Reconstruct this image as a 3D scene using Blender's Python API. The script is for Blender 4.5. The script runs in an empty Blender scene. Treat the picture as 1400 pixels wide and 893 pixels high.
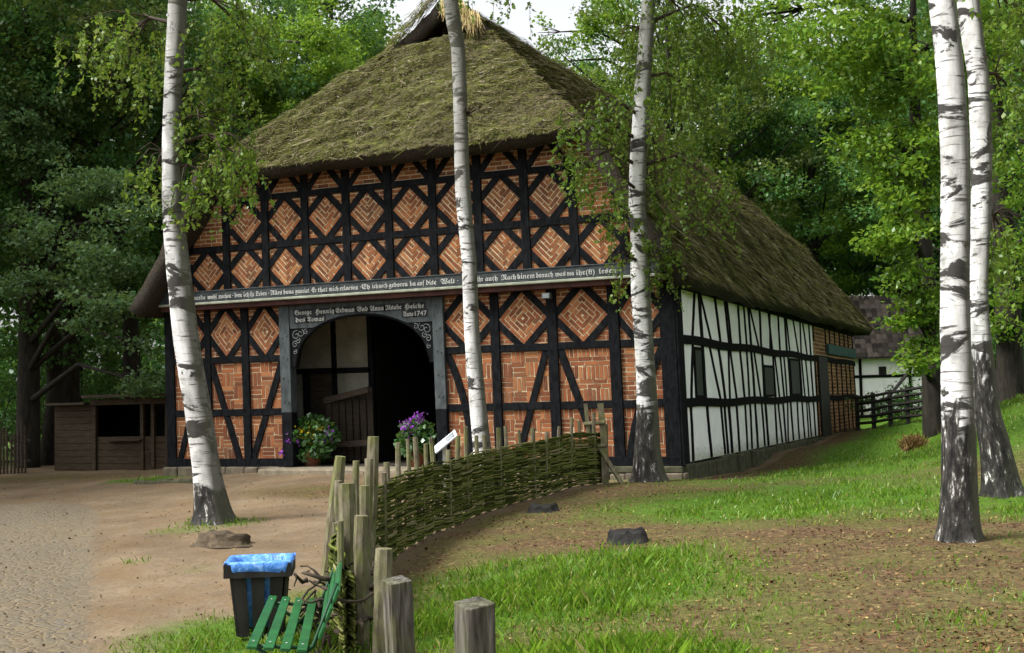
import bpy, math, random
import numpy as np
from mathutils import Vector, Matrix, noise

R = random.Random(7)
NP = np.random.default_rng(11)
sc = bpy.context.scene
COL = sc.collection

# ------------------------------------------------------------------ camera frame (used to stand things at a measured distance)
CAM = np.array([16.812, -21.148, 1.156])
CR = np.array([0.91964494, 0.39205969, -0.02328912])
CU = np.array([0.04515582, -0.04664428, 0.99789041])
CF = np.array([-0.3901463, 0.9187565, 0.06059995])
FPX = 1700.0
LEAN = -0.0215          # the old house leans a little to the left


def at(px, py, d):
    """world point seen at photo pixel (px, py) standing d metres away along the view"""
    return CAM + d * (CF + CR * (px - 700) / FPX - CU * (py - 446.5) / FPX)


# ------------------------------------------------------------------ helpers
class MB:
    def __init__(s):
        s.v, s.f, s.m, s.uv = [], [], [], None

    def add(s, vs, fs, m=0):
        b = len(s.v)
        s.v += [tuple(map(float, p)) for p in vs]
        for f in fs:
            s.f.append(tuple(i + b for i in f)); s.m.append(m)

    def box(s, lo, hi, m=0):
        x0, y0, z0 = lo; x1, y1, z1 = hi
        s.add([(x0, y0, z0), (x1, y0, z0), (x1, y1, z0), (x0, y1, z0), (x0, y0, z1), (x1, y0, z1), (x1, y1, z1), (x0, y1, z1)],
              [(0, 3, 2, 1), (4, 5, 6, 7), (0, 1, 5, 4), (1, 2, 6, 5), (2, 3, 7, 6), (3, 0, 4, 7)], m)

    def prism(s, poly, axis, a, b, m=0):
        """2D polygon extruded along an axis between a and b. axis 'y': poly is (x,z); 'x': (y,z); 'z': (x,y)"""
        n = len(poly)
        def P(q, t):
            return {'y': (q[0], t, q[1]), 'x': (t, q[0], q[1]), 'z': (q[0], q[1], t)}[axis]
        vs = [P(q, a) for q in poly] + [P(q, b) for q in poly]
        fs = [tuple(range(n)), tuple(range(2 * n - 1, n - 1, -1))]
        for i in range(n):
            j = (i + 1) % n
            fs.append((i, i + n, j + n, j))
        s.add(vs, fs, m)

    def tube(s, pts, rad, n=6, m=0, cap=True, jit=0.0, ph=0.0):
        pts = [Vector(p) for p in pts]
        if not hasattr(rad, '__len__'):
            rad = [rad] * len(pts)
        b = len(s.v)
        up = Vector((0.13, 0.27, 1)) if abs((pts[-1] - pts[0]).normalized().z) < 0.9 else Vector((1, 0.1, 0))
        prev = None
        for i, p in enumerate(pts):
            t = (pts[min(i + 1, len(pts) - 1)] - pts[max(i - 1, 0)])
            if t.length < 1e-9: t = Vector((0, 0, 1))
            t.normalize()
            a = (up - t * up.dot(t)) if prev is None else (prev - t * prev.dot(t))
            a.normalize(); prev = a
            c = t.cross(a)
            for k in range(n):
                an = 2 * math.pi * k / n + ph
                rr = rad[i] * (1 + (R.uniform(-jit, jit) if jit else 0))
                q = p + (a * math.cos(an) + c * math.sin(an)) * rr
                s.v.append(tuple(q))
        for i in range(len(pts) - 1):
            for k in range(n):
                k2 = (k + 1) % n
                s.f.append((b + i * n + k, b + i * n + k2, b + (i + 1) * n + k2, b + (i + 1) * n + k)); s.m.append(m)
        if cap:
            s.f.append(tuple(b + k for k in range(n - 1, -1, -1))); s.m.append(m)
            e = b + (len(pts) - 1) * n
            s.f.append(tuple(e + k for k in range(n))); s.m.append(m)

    def build(s, name, mats, parent=None, smooth=False, bevel=0.0, recalc=True):
        me = bpy.data.meshes.new(name)
        me.from_pydata(s.v, [], s.f)
        if not isinstance(mats, (list, tuple)): mats = [mats]
        for mm in mats: me.materials.append(mm)
        if len(mats) > 1:
            me.polygons.foreach_set('material_index', s.m)
        if recalc:
            import bmesh
            bm = bmesh.new(); bm.from_mesh(me)
            bmesh.ops.recalc_face_normals(bm, faces=bm.faces); bm.to_mesh(me); bm.free()
        if smooth:
            me.polygons.foreach_set('use_smooth', [True] * len(me.polygons))
        me.update()
        o = bpy.data.objects.new(name, me); COL.objects.link(o)
        if parent is not None:
            o.parent = parent
            o.matrix_parent_inverse = Matrix.Translation(parent.location).inverted() if parent.type == 'EMPTY' and parent.get('plain') else Matrix()
        if bevel:
            md = o.modifiers.new('bevel', 'BEVEL'); md.width = bevel; md.segments = 2; md.limit_method = 'ANGLE'
        return o


def tag(o, label=None, cat=None, group=None, kind=None):
    if label: o['label'] = label
    if cat: o['category'] = cat
    if group: o['group'] = group
    if kind: o['kind'] = kind
    return o


def empty(name, label, cat, loc=(0, 0, 0), group=None, rz=0):
    o = bpy.data.objects.new(name, None); COL.objects.link(o)
    o.location = loc; o.rotation_euler = (0, 0, rz); o.empty_display_size = .2
    return tag(o, label, cat, group)


def worldpart(o, root):
    """parent a mesh whose vertices are in world coordinates under an Empty standing at root.location (no rotation)"""
    L = root.location
    o.data.transform(Matrix.Translation(-L))
    o.parent = root
    return o


# ------------------------------------------------------------------ materials
def M(name, rough=.8, spec=.25):
    m = bpy.data.materials.new(name); m.use_nodes = True
    nt = m.node_tree; b = nt.nodes['Principled BSDF']
    b.inputs['Roughness'].default_value = rough
    b.inputs['Specular IOR Level'].default_value = spec
    return m, nt, b


def N(nt, t, **kw):
    n = nt.nodes.new(t)
    for k, v in kw.items():
        if k.startswith('i_'):
            n.inputs[k[2:].replace('_', ' ')].default_value = v
        else:
            setattr(n, k, v)
    return n


def ramp(nt, src, stops, interp='LINEAR'):
    r = nt.nodes.new('ShaderNodeValToRGB'); r.color_ramp.interpolation = interp
    e = r.color_ramp.elements
    while len(e) < len(stops): e.new(.5)
    for k, (p, c) in enumerate(stops):
        e[k].position = p
        e[k].color = (c, c, c, 1) if not hasattr(c, '__len__') else (*c, 1)
    nt.links.new(src, r.inputs[0])
    return r.outputs[0]


def mix(nt, fac, a, b, mode='MIX'):
    n = nt.nodes.new('ShaderNodeMix'); n.data_type = 'RGBA'; n.blend_type = mode
    for sock, v in ((n.inputs['Factor'], fac), (n.inputs['A'], a), (n.inputs['B'], b)):
        if hasattr(v, 'node'): nt.links.new(v, sock)
        elif hasattr(v, '__len__'): sock.default_value = (*v, 1)
        else: sock.default_value = v
    return n.outputs['Result']


def coords(nt, scale=(1, 1, 1), kind='Object', rot=(0, 0, 0)):
    tc = nt.nodes.new('ShaderNodeTexCoord'); mp = nt.nodes.new('ShaderNodeMapping')
    mp.inputs['Scale'].default_value = scale; mp.inputs['Rotation'].default_value = rot
    nt.links.new(tc.outputs[kind], mp.inputs[0])
    return mp.outputs[0]


def nz(nt, vec, scale, detail=4, rough=.55, dist=0):
    n = N(nt, 'ShaderNodeTexNoise'); n.inputs['Scale'].default_value = scale
    n.inputs['Detail'].default_value = detail; n.inputs['Roughness'].default_value = rough
    n.inputs['Distortion'].default_value = dist
    if vec is not None: nt.links.new(vec, n.inputs['Vector'])
    return n.outputs['Fac']


def bump(nt, b, h, strength=.4, dist=.02):
    n = N(nt, 'ShaderNodeBump'); n.inputs['Strength'].default_value = strength; n.inputs['Distance'].default_value = dist
    nt.links.new(h, n.inputs['Height']); nt.links.new(n.outputs[0], b.inputs['Normal'])


def island(nt):
    return nt.nodes.new('ShaderNodeNewGeometry').outputs['Random Per Island']


def simple(name, c1, c2, scale=6, stretch=(1, 1, 1), rough=.8, bs=.3, bd=.01, detail=5, spec=.2):
    m, nt, b = M(name, rough, spec)
    v = coords(nt, stretch)
    f = nz(nt, v, scale, detail, .6)
    nt.links.new(ramp(nt, f, [(.3, c1), (.72, c2)]), b.inputs['Base Color'])
    if bs: bump(nt, b, f, bs, bd)
    return m


TIMBER = simple('black_timber', (.002, .0025, .003), (.014, .015, .017), 5, (3, 3, 1.2), .85, .5, .01, spec=.06)
TIMBER_SIDE = simple('black_timber_side', (.003, .003, .0035), (.011, .011, .011), 6, (2, 2, 1), .85, .5, .01, spec=.06)
GREYWOOD = simple('blue_grey_painted_wood', (.028, .035, .038), (.082, .098, .10), 9, (1, 1, .4), .7, .3, .006)
MOULD = simple('pale_moulding_paint', (.18, .20, .15), (.34, .36, .28), 7, (1, 1, 1), .7, .2, .004)
REDBOARD = simple('dark_red_board', (.035, .014, .012), (.085, .034, .028), 5, (1, 1, 1), .7, .3, .004)
WHITEPAINT = simple('white_letter_paint', (.26, .27, .26), (.52, .53, .50), 20, (1, 1, 1), .6, 0)
PLAQUE = simple('black_letter_ground', (.008, .01, .011), (.03, .035, .036), 20, (1, 1, 1), .7, 0)
STONE = simple('field_stone', (.07, .058, .042), (.19, .16, .115), 5, (1, 1, 1), .9, .6, .03)
MOSSSTONE = simple('mossy_sill_stone', (.032, .038, .018), (.10, .095, .06), 6, (1, 1, 1), .9, .6, .03)
OLDWOOD = simple('weathered_brown_wood', (.025, .019, .013), (.075, .058, .04), 5, (1, 1, 6), .85, .5, .01)
SHEDWOOD = simple('weathered_shed_boards', (.02, .014, .008), (.072, .051, .03), 4, (1, 1, 8), .85, .5, .01)
TERRA = simple('terracotta', (.16, .06, .03), (.28, .11, .06), 6)
DARKWOOD = simple('dark_stained_wood', (.012, .011, .010), (.035, .032, .028), 8, (1, 1, .5), .6, .3, .004)
GREENPAINT = simple('green_bench_paint', (.005, .055, .014), (.014, .125, .03), 7, (1, 1, 1), .42, .15, .003, spec=.4)
DARKGREEN = simple('dark_green_iron', (.004, .03, .012), (.012, .06, .025), 7, (1, 1, 1), .45, .1, .003)
DULLMETAL = simple('dull_metal', (.05, .05, .05), (.1, .1, .1), 10)
TREEBARK = simple('dark_tree_bark', (.010, .009, .007), (.040, .034, .026), 4, (3, 3, .7), .9, .8, .03)
TWIG = simple('dark_twig', (.03, .022, .015), (.07, .05, .035), 5)
TEALPAINT = simple('faded_teal_paint', (.03, .07, .07), (.07, .14, .13), 6)
HALLFLOOR = simple('trodden_hall_floor', (.03, .026, .02), (.06, .05, .04), 3)
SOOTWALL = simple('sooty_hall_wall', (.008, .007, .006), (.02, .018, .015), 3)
WINDOWBOARD = simple('grey_window_boards', (.02, .024, .022), (.06, .068, .062), 5, (1, 12, 1), .6, .3, .006)
STUMPBLACK = simple('charred_stump', (.006, .006, .006), (.028, .026, .022), 7, (1, 1, 1), .8, .9, .04)
STUMPBROWN = simple('brown_stump_wood', (.018, .014, .010), (.12, .09, .055), 7, (1, 1, 2), .9, .8, .03)


def brick_mat(name, stops):
    m, nt, b = M(name, .85, .15)
    r = island(nt)
    c = ramp(nt, r, stops)
    v = coords(nt)
    f = nz(nt, v, 14, 5, .65)
    c2 = mix(nt, ramp(nt, f, [(.4, 0), (.78, .4)]), c, (.42, .20, .08))
    big = nz(nt, v, 1.1, 5, .65)
    cc = mix(nt, ramp(nt, big, [(.48, 0), (.72, .6)]), mix(nt, .55, c, c2), (.085, .045, .03))
    nt.links.new(cc, b.inputs['Base Color'])
    bump(nt, b, f, .35, .006)
    return m


BRICK_UP = brick_mat('orange_brick', [(0, (.11, .036, .016)), (.3, (.195, .066, .026)), (.6, (.27, .10, .036)), (.85, (.33, .145, .056)), (1, (.07, .03, .02))])
BRICK_LOW = brick_mat('red_brick', [(0, (.115, .036, .018)), (.35, (.20, .064, .027)), (.65, (.27, .093, .037)), (.88, (.33, .138, .056)), (1, (.065, .026, .019))])
BRICK_FAR = brick_mat('brown_brick', [(0, (.11, .05, .026)), (.5, (.20, .09, .042)), (1, (.27, .15, .06))])
MORTAR = simple('yellow_lime_mortar', (.40, .32, .20), (.60, .50, .33), 9, (1, 1, 1), .95, .4, .006)


def plaster():
    m, nt, b = M('white_limewash', .9, .1)
    v = coords(nt)
    f = nz(nt, v, 2.2, 6, .6); g = nz(nt, v, 11, 4)
    c = ramp(nt, f, [(.3, (.78, .79, .79)), (.6, (.88, .88, .87))])
    sx = N(nt, 'ShaderNodeSeparateXYZ'); nt.links.new(v, sx.inputs[0])
    ad = N(nt, 'ShaderNodeMath', operation='ADD'); nt.links.new(sx.outputs['Z'], ad.inputs[0])
    ml = N(nt, 'ShaderNodeMath', operation='MULTIPLY'); nt.links.new(g, ml.inputs[0]); ml.inputs[1].default_value = .55
    nt.links.new(ml.outputs[0], ad.inputs[1])
    c = mix(nt, ramp(nt, ad.outputs[0], [(.28, .75), (.55, 0)]), c, (.32, .34, .22))     # algae splashed up from the soil
    st = nz(nt, coords(nt, (3, 3, .7)), 1.6, 6, .7, .5)
    c = mix(nt, ramp(nt, st, [(.55, 0), (.72, .35)]), c, (.45, .45, .40))
    nt.links.new(c, b.inputs['Base Color'])
    bump(nt, b, g, .35, .012)
    return m


PLASTER = plaster()


def thatch():
    m, nt, b = M('mossy_reed_thatch', .95, .08)
    v = coords(nt)
    big = nz(nt, v, .55, 5, .6, .4); mid = nz(nt, v, 3.2, 6, .65); fine = nz(nt, coords(nt, (9, 9, 3)), 5, 5, .7)
    reed = ramp(nt, fine, [(.32, (.03, .025, .018)), (.5, (.11, .088, .06)), (.68, (.25, .20, .14))])
    cl = nz(nt, v, 11, 5, .7)
    moss = ramp(nt, cl, [(.32, (.022, .028, .008)), (.5, (.10, .115, .024)), (.68, (.20, .20, .05))])
    sx = N(nt, 'ShaderNodeSeparateXYZ'); nt.links.new(v, sx.inputs[0])
    mp = N(nt, 'ShaderNodeMapRange'); nt.links.new(sx.outputs['X'], mp.inputs['Value'])
    mp.inputs['From Min'].default_value = 1; mp.inputs['From Max'].default_value = 9; mp.inputs['To Min'].default_value = .16; mp.inputs['To Max'].default_value = .09
    ad = N(nt, 'ShaderNodeMath', operation='ADD'); nt.links.new(big, ad.inputs[0]); nt.links.new(mp.outputs[0], ad.inputs[1])
    fac = ramp(nt, ad.outputs[0], [(.40, .05), (.62, .9)])
    nt.links.new(mix(nt, fac, reed, moss), b.inputs['Base Color'])
    h = mix(nt, .5, cl, fine)
    bump(nt, b, h, 1.0, .09)
    return m


THATCH = thatch()
CUTREED = simple('cut_reed_ends', (.014, .012, .009), (.06, .05, .036), 30, (1, 1, 1), .95, .6, .02)


def island_mat(name, stops, rough=.8, trans=0.0, gloss=0.0, hue=None, bigscale=.6):
    m = bpy.data.materials.new(name); m.use_nodes = True
    nt = m.node_tree; nt.nodes.clear()
    out = nt.nodes.new('ShaderNodeOutputMaterial')
    r = island(nt)
    c = ramp(nt, r, stops)
    if hue:
        v = coords(nt)
        f = nz(nt, v, bigscale, 3, .6)
        c = mix(nt, ramp(nt, f, [(.45, 0), (.66, .75)]), c, mix(nt, .6, c, hue))
    d = nt.nodes.new('ShaderNodeBsdfDiffuse'); nt.links.new(c, d.inputs[0])
    last = d.outputs[0]
    if trans:
        t = nt.nodes.new('ShaderNodeBsdfTranslucent')
        nt.links.new(mix(nt, .5, c, (.22, .30, .03), 'SCREEN'), t.inputs[0])
        ms = nt.nodes.new('ShaderNodeMixShader'); ms.inputs[0].default_value = trans
        nt.links.new(last, ms.inputs[1]); nt.links.new(t.outputs[0], ms.inputs[2]); last = ms.outputs[0]
    if gloss:
        g = nt.nodes.new('ShaderNodeBsdfGlossy'); g.inputs['Roughness'].default_value = .38
        g.inputs[0].default_value = (.8, .85, .8, 1)
        ms = nt.nodes.new('ShaderNodeMixShader'); ms.inputs[0].default_value = gloss
        nt.links.new(last, ms.inputs[1]); nt.links.new(g.outputs[0], ms.inputs[2]); last = ms.outputs[0]
    nt.links.new(last, out.inputs[0])
    return m


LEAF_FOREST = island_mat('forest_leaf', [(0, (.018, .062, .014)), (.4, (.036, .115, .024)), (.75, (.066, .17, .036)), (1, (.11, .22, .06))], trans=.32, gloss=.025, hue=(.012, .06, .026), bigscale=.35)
LEAF_MID = island_mat('cool_green_leaf', [(0, (.035, .085, .028)), (.4, (.06, .135, .045)), (.75, (.095, .18, .065)), (1, (.15, .235, .10))], trans=.34, gloss=.03)
LEAF_OLIVE = island_mat('olive_leaf', [(0, (.04, .072, .014)), (.45, (.062, .105, .02)), (.8, (.09, .13, .03)), (1, (.13, .16, .05))], trans=.3, gloss=.025, hue=(.09, .12, .02), bigscale=.5)
LEAF_LIGHT = island_mat('bright_leaf', [(0, (.055, .14, .010)), (.4, (.105, .22, .014)), (.75, (.16, .275, .022)), (1, (.22, .31, .04))], trans=.42, gloss=.025, hue=(.05, .13, .02), bigscale=.6)
LEAF_BIRCH = island_mat('birch_leaf', [(0, (.05, .11, .010)), (.4, (.085, .17, .016)), (.8, (.13, .22, .024)), (1, (.19, .24, .045))], trans=.36, gloss=.025, hue=(.09, .12, .015), bigscale=.9)
GRASS = island_mat('grass_blade', [(0, (.05, .115, .006)), (.4, (.085, .19, .009)), (.75, (.135, .24, .014)), (.93, (.19, .24, .035)), (1, (.28, .24, .10))], trans=.32, gloss=.03)
LITTER = island_mat('dry_leaf', [(0, (.04, .022, .012)), (.5, (.09, .05, .024)), (.85, (.16, .095, .042)), (.97, (.27, .19, .08)), (1, (.42, .34, .12))])
STRAW = island_mat('reed_strand', [(0, (.012, .011, .008)), (.25, (.036, .034, .017)), (.5, (.082, .098, .018)), (.72, (.15, .16, .036)), (.86, (.17, .135, .085)), (.97, (.26, .215, .15)), (1, (.5, .44, .34))], hue=(.10, .078, .052), bigscale=.55)
GOLDSTRAW = island_mat('golden_straw', [(0, (.22, .16, .06)), (.5, (.40, .31, .14)), (1, (.55, .45, .24))])
FLOWERP = island_mat('purple_petal', [(0, (.15, .025, .27)), (1, (.34, .09, .50))], trans=.2)
FLOWERY = island_mat('yellow_petal', [(0, (.34, .23, .01)), (1, (.48, .37, .03))], trans=.2)
POTLEAF = island_mat('pot_plant_leaf', [(0, (.02, .075, .015)), (.6, (.04, .12, .025)), (1, (.08, .17, .04))], trans=.25, gloss=.06)
DRYGRASS = island_mat('dry_brown_stalk', [(0, (.10, .06, .025)), (.6, (.20, .125, .05)), (1, (.30, .2, .1))])
WITHY = island_mat('mossy_withy', [(0, (.018, .022, .008)), (.3, (.05, .062, .014)), (.65, (.095, .115, .026)), (.9, (.15, .155, .05)), (1, (.21, .19, .105))])


def stake_mat():
    m, nt, b = M('lichened_stake', .9, .1)
    v = coords(nt, (1, 1, .35)); f = nz(nt, v, 16, 6, .65); g = nz(nt, coords(nt), 5, 4)
    c = ramp(nt, f, [(.3, (.055, .045, .03)), (.55, (.16, .14, .095)), (.78, (.30, .27, .2))])
    c = mix(nt, ramp(nt, g, [(.42, 0), (.66, .75)]), c, (.12, .135, .04))
    nt.links.new(c, b.inputs['Base Color']); bump(nt, b, f, .8, .015)
    return m


STAKE = stake_mat()


def greypost_mat():
    m, nt, b = M('silver_grey_post', .88, .12)
    v = coords(nt, (1, 1, .08)); f = nz(nt, v, 38, 6, .6, .3); g = nz(nt, coords(nt), 4, 4)
    c = ramp(nt, f, [(.33, (.012, .011, .009)), (.5, (.075, .07, .058)), (.72, (.18, .17, .15))])
    c = mix(nt, ramp(nt, g, [(.46, 0), (.7, .6)]), c, (.10, .105, .04))
    nt.links.new(c, b.inputs['Base Color']); bump(nt, b, f, .9, .012)
    return m


GREYPOST = greypost_mat()


def birch_mat(name, base_h, seed, grey=99):
    """white bark with dark horizontal lenticels and scars, black fissured foot; UV: u round the trunk (m), v height (m)"""
    m, nt, b = M(name, .72, .2)
    uv = nt.nodes.new('ShaderNodeUVMap')
    def uvm(sx, sy, off=0):
        mp = nt.nodes.new('ShaderNodeMapping'); mp.inputs['Scale'].default_value = (sx, sy, 1); mp.inputs['Location'].default_value = (off + seed, seed * 1.7, 0)
        nt.links.new(uv.outputs[0], mp.inputs[0]); return mp.outputs[0]
    thin = nz(nt, uvm(2.2, 22), 1.0, 4, .6, .6)
    scar = nz(nt, uvm(1.25, 3.3, 5), 1.0, 6, .66, 1.1)
    dirt = nz(nt, uvm(3, 2, 9), 1.0, 5, .6)
    white = ramp(nt, dirt, [(.3, (.30, .30, .285)), (.47, (.58, .58, .56)), (.62, (.80, .80, .79))])
    c = mix(nt, ramp(nt, thin, [(.565, 0), (.64, .9)]), white, (.07, .062, .055))
    c = mix(nt, ramp(nt, scar, [(.525, 0), (.565, .97)]), c, (.03, .027, .024))
    fis = nz(nt, uvm(17, 4.2, 3), 1.0, 7, .75, .25)
    rough = ramp(nt, fis, [(.36, (.005, .005, .005)), (.52, (.03, .028, .025)), (.59, (.085, .08, .07)), (.64, (.6, .59, .57))])
    sx = N(nt, 'ShaderNodeSeparateXYZ'); nt.links.new(uv.outputs[0], sx.inputs[0])
    mp = N(nt, 'ShaderNodeMapRange'); nt.links.new(sx.outputs['Y'], mp.inputs['Value'])
    mp.inputs['From Min'].default_value = base_h * .35; mp.inputs['From Max'].default_value = base_h * 1.7
    mp.inputs['To Min'].default_value = 1.0; mp.inputs['To Max'].default_value = 0.0
    big = nz(nt, uvm(5.5, 1.6, 1), 1.0, 5, .65, .6)
    ad = N(nt, 'ShaderNodeMath', operation='ADD'); nt.links.new(mp.outputs[0], ad.inputs[0]); nt.links.new(big, ad.inputs[1])
    c = mix(nt, ramp(nt, ad.outputs[0], [(.88, 0), (1.0, 1)]), c, rough)
    if grey < 50:
        mg = N(nt, 'ShaderNodeMapRange'); nt.links.new(sx.outputs['Y'], mg.inputs['Value'])
        mg.inputs['From Min'].default_value = grey; mg.inputs['From Max'].default_value = grey + 1.8; mg.inputs['To Min'].default_value = 0; mg.inputs['To Max'].default_value = .5
        ag = N(nt, 'ShaderNodeMath', operation='ADD'); nt.links.new(mg.outputs[0], ag.inputs[0]); nt.links.new(dirt, ag.inputs[1])
        c = mix(nt, ramp(nt, ag.outputs[0], [(.58, 0), (.95, .62)]), c, (.12, .12, .09))
    # algae plus painted shade, darkening the trunk side turned from the sun
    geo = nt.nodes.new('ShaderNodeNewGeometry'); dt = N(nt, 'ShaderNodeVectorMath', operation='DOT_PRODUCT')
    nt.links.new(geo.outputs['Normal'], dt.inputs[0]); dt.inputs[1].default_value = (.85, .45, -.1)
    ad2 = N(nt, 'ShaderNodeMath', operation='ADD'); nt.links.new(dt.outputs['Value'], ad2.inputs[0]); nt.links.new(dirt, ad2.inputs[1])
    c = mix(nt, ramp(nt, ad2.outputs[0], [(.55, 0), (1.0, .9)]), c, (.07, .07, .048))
    nt.links.new(c, b.inputs['Base Color'])
    h = mix(nt, .5, fis, scar); bump(nt, b, h, .8, .03)
    return m


# ------------------------------------------------------------------ terrain
_BANK = [(1400, 25, .95), (1340, 28, .72), (1300, 30, .40), (1250, 32, .12), (1400, 20, .33), (1460, 25, 1.2), (1450, 18, .25), (1400, 35, 1.15), (1330, 37, .85), (1460, 40, 1.5)]
GP = np.array([(*at(a, 550, b)[:2], c) for a, b, c in _BANK] + [(0, -.3, -.22), (4.7, -.3, -.1), (10.9, -.3, -.26), (6.15, -6.8, -.38), (10.6, -1.2, -.22), (9.7, -4.2, -.33), (10, -7.3, -.42), (10.4, -9.2, -.5),
               (10.7, -12.3, -.72), (11.6, -13.5, -.76), (13, -14, -.7), (13.8, -15.6, -.65), (14.9, -16.9, -.6), (16.0, -8.3, -.28), (16.3, -4.1, -.19), (12.4, -7.6, -.34),
               (3, -5.5, -.5), (.5, -5, -.48), (-3.2, 2.6, -.27), (-6, 2, -.3), (11.6, 22, -.12), (11.4, 8, -.15), (14.3, 6, -.06), (16.8, -21, -.6), (10, -14, -.76), (4, -12, -.66),
               (12, 40, .5), (18, -14, -.42), (-12, -6, -.55), (-12, 12, -.2), (0, 30, 0), (24, -6, -.1), (5, 8, -.1), (5, 16, -.1), (-6, -20, -.7), (26, -22, -.6)])


def tps_fit():
    n = len(GP); P = GP[:, :2] / 10
    d = np.linalg.norm(P[:, None] - P[None], axis=2)
    K = np.where(d > 0, d * d * np.log(d + 1e-12), 0) + np.eye(n) * .004
    A = np.zeros((n + 3, n + 3)); A[:n, :n] = K; A[:n, n] = 1; A[:n, n + 1:] = P; A[n, :n] = 1; A[n + 1:, :n] = P.T
    return np.linalg.solve(A, np.concatenate([GP[:, 2], np.zeros(3)]))


TW = tps_fit()


def gz(x, y):
    x = np.atleast_1d(np.asarray(x, float)); y = np.atleast_1d(np.asarray(y, float))
    xc = np.clip(x, -13, 27); yc = np.clip(y, -23, 41)
    n = len(GP); P = GP[:, :2] / 10
    out = TW[n] + TW[n + 1] * xc / 10 + TW[n + 2] * yc / 10
    for i in range(n):
        r2 = (xc / 10 - P[i, 0]) ** 2 + (yc / 10 - P[i, 1]) ** 2
        out = out + TW[i] * np.where(r2 > 1e-12, .5 * r2 * np.log(r2 + 1e-12), 0)
    out = out + .018 * np.sin(x * 1.9 + .7 * y) * np.sin(y * 1.55 - .4 * x) + .012 * np.sin(x * 4.1 + 2) * np.sin(y * 3.7 + 1)
    return out


def g1(x, y): return float(gz(x, y)[0])


FENCE = [(10.05, -1.35), (9.75, -3.0), (9.65, -4.6), (9.72, -6.2), (9.95, -7.7), (10.3, -9.3), (10.72, -10.8), (11.3, -12.1), (12.1, -13.2)]


def poly_at(pl, s):
    for a, b in zip(pl[:-1], pl[1:]):
        L = math.dist(a, b)
        if s <= L:
            t = s / L
            return (a[0] + (b[0] - a[0]) * t, a[1] + (b[1] - a[1]) * t), ((b[0] - a[0]) / L, (b[1] - a[1]) / L)
        s -= L
    a, b = pl[-2], pl[-1]; L = math.dist(a, b)
    return b, ((b[0] - a[0]) / L, (b[1] - a[1]) / L)


FLEN = sum(math.dist(a, b) for a, b in zip(FENCE[:-1], FENCE[1:]))
FY = np.array([p[1] for p in FENCE][::-1] + [0.5]); FX = np.array([p[0] for p in FENCE][::-1] + [10.4])
FY = np.concatenate([[-22], FY]); FX = np.concatenate([[17.5], FX])


def P2(px, py, d):
    q = at(px, py, d); return (q[0], q[1])


GREEN = [(P2(790, 790, 11.2), 1.35, 1.0), (P2(690, 800, 10.6), .8, .9), (P2(870, 770, 12), .8, .9), (P2(1030, 690, 16.5), 1.8, .95), (P2(930, 700, 15.5), 1.0, .6), (P2(1180, 640, 22), 3.2, 1.0), (P2(1240, 620, 28), 5.0, 1.0), (P2(1120, 680, 17), 1.8, .9),
         (P2(1300, 600, 34), 9.0, 1.0), (P2(1390, 610, 24), 4.5, 1.0), (P2(1400, 690, 15), 1.6, .7), (P2(700, 885, 7.4), .9, 1.0), (P2(800, 880, 7.9), 1.0, 1.0), (P2(610, 810, 10), .7, .9), (P2(600, 880, 7.6), .8, .8),
         (P2(330, 850, 10.3), .75, .9), (P2(430, 830, 9.7), .7, .7), (P2(420, 790, 11.6), .5, .5), (P2(295, 712, 17), .55, .55), (P2(255, 722, 16.5), .45, .5), (P2(200, 660, 25), .5, .9), (P2(170, 665, 25), .45, .8), (P2(230, 655, 25.5), .5, .7),
         (P2(960, 890, 8), .7, .5), (P2(1050, 840, 9), .6, .4), (P2(880, 640, 21.5), .6, .3), (P2(270, 770, 13.5), .3, .35), (P2(190, 760, 14), .25, .3)]


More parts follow.
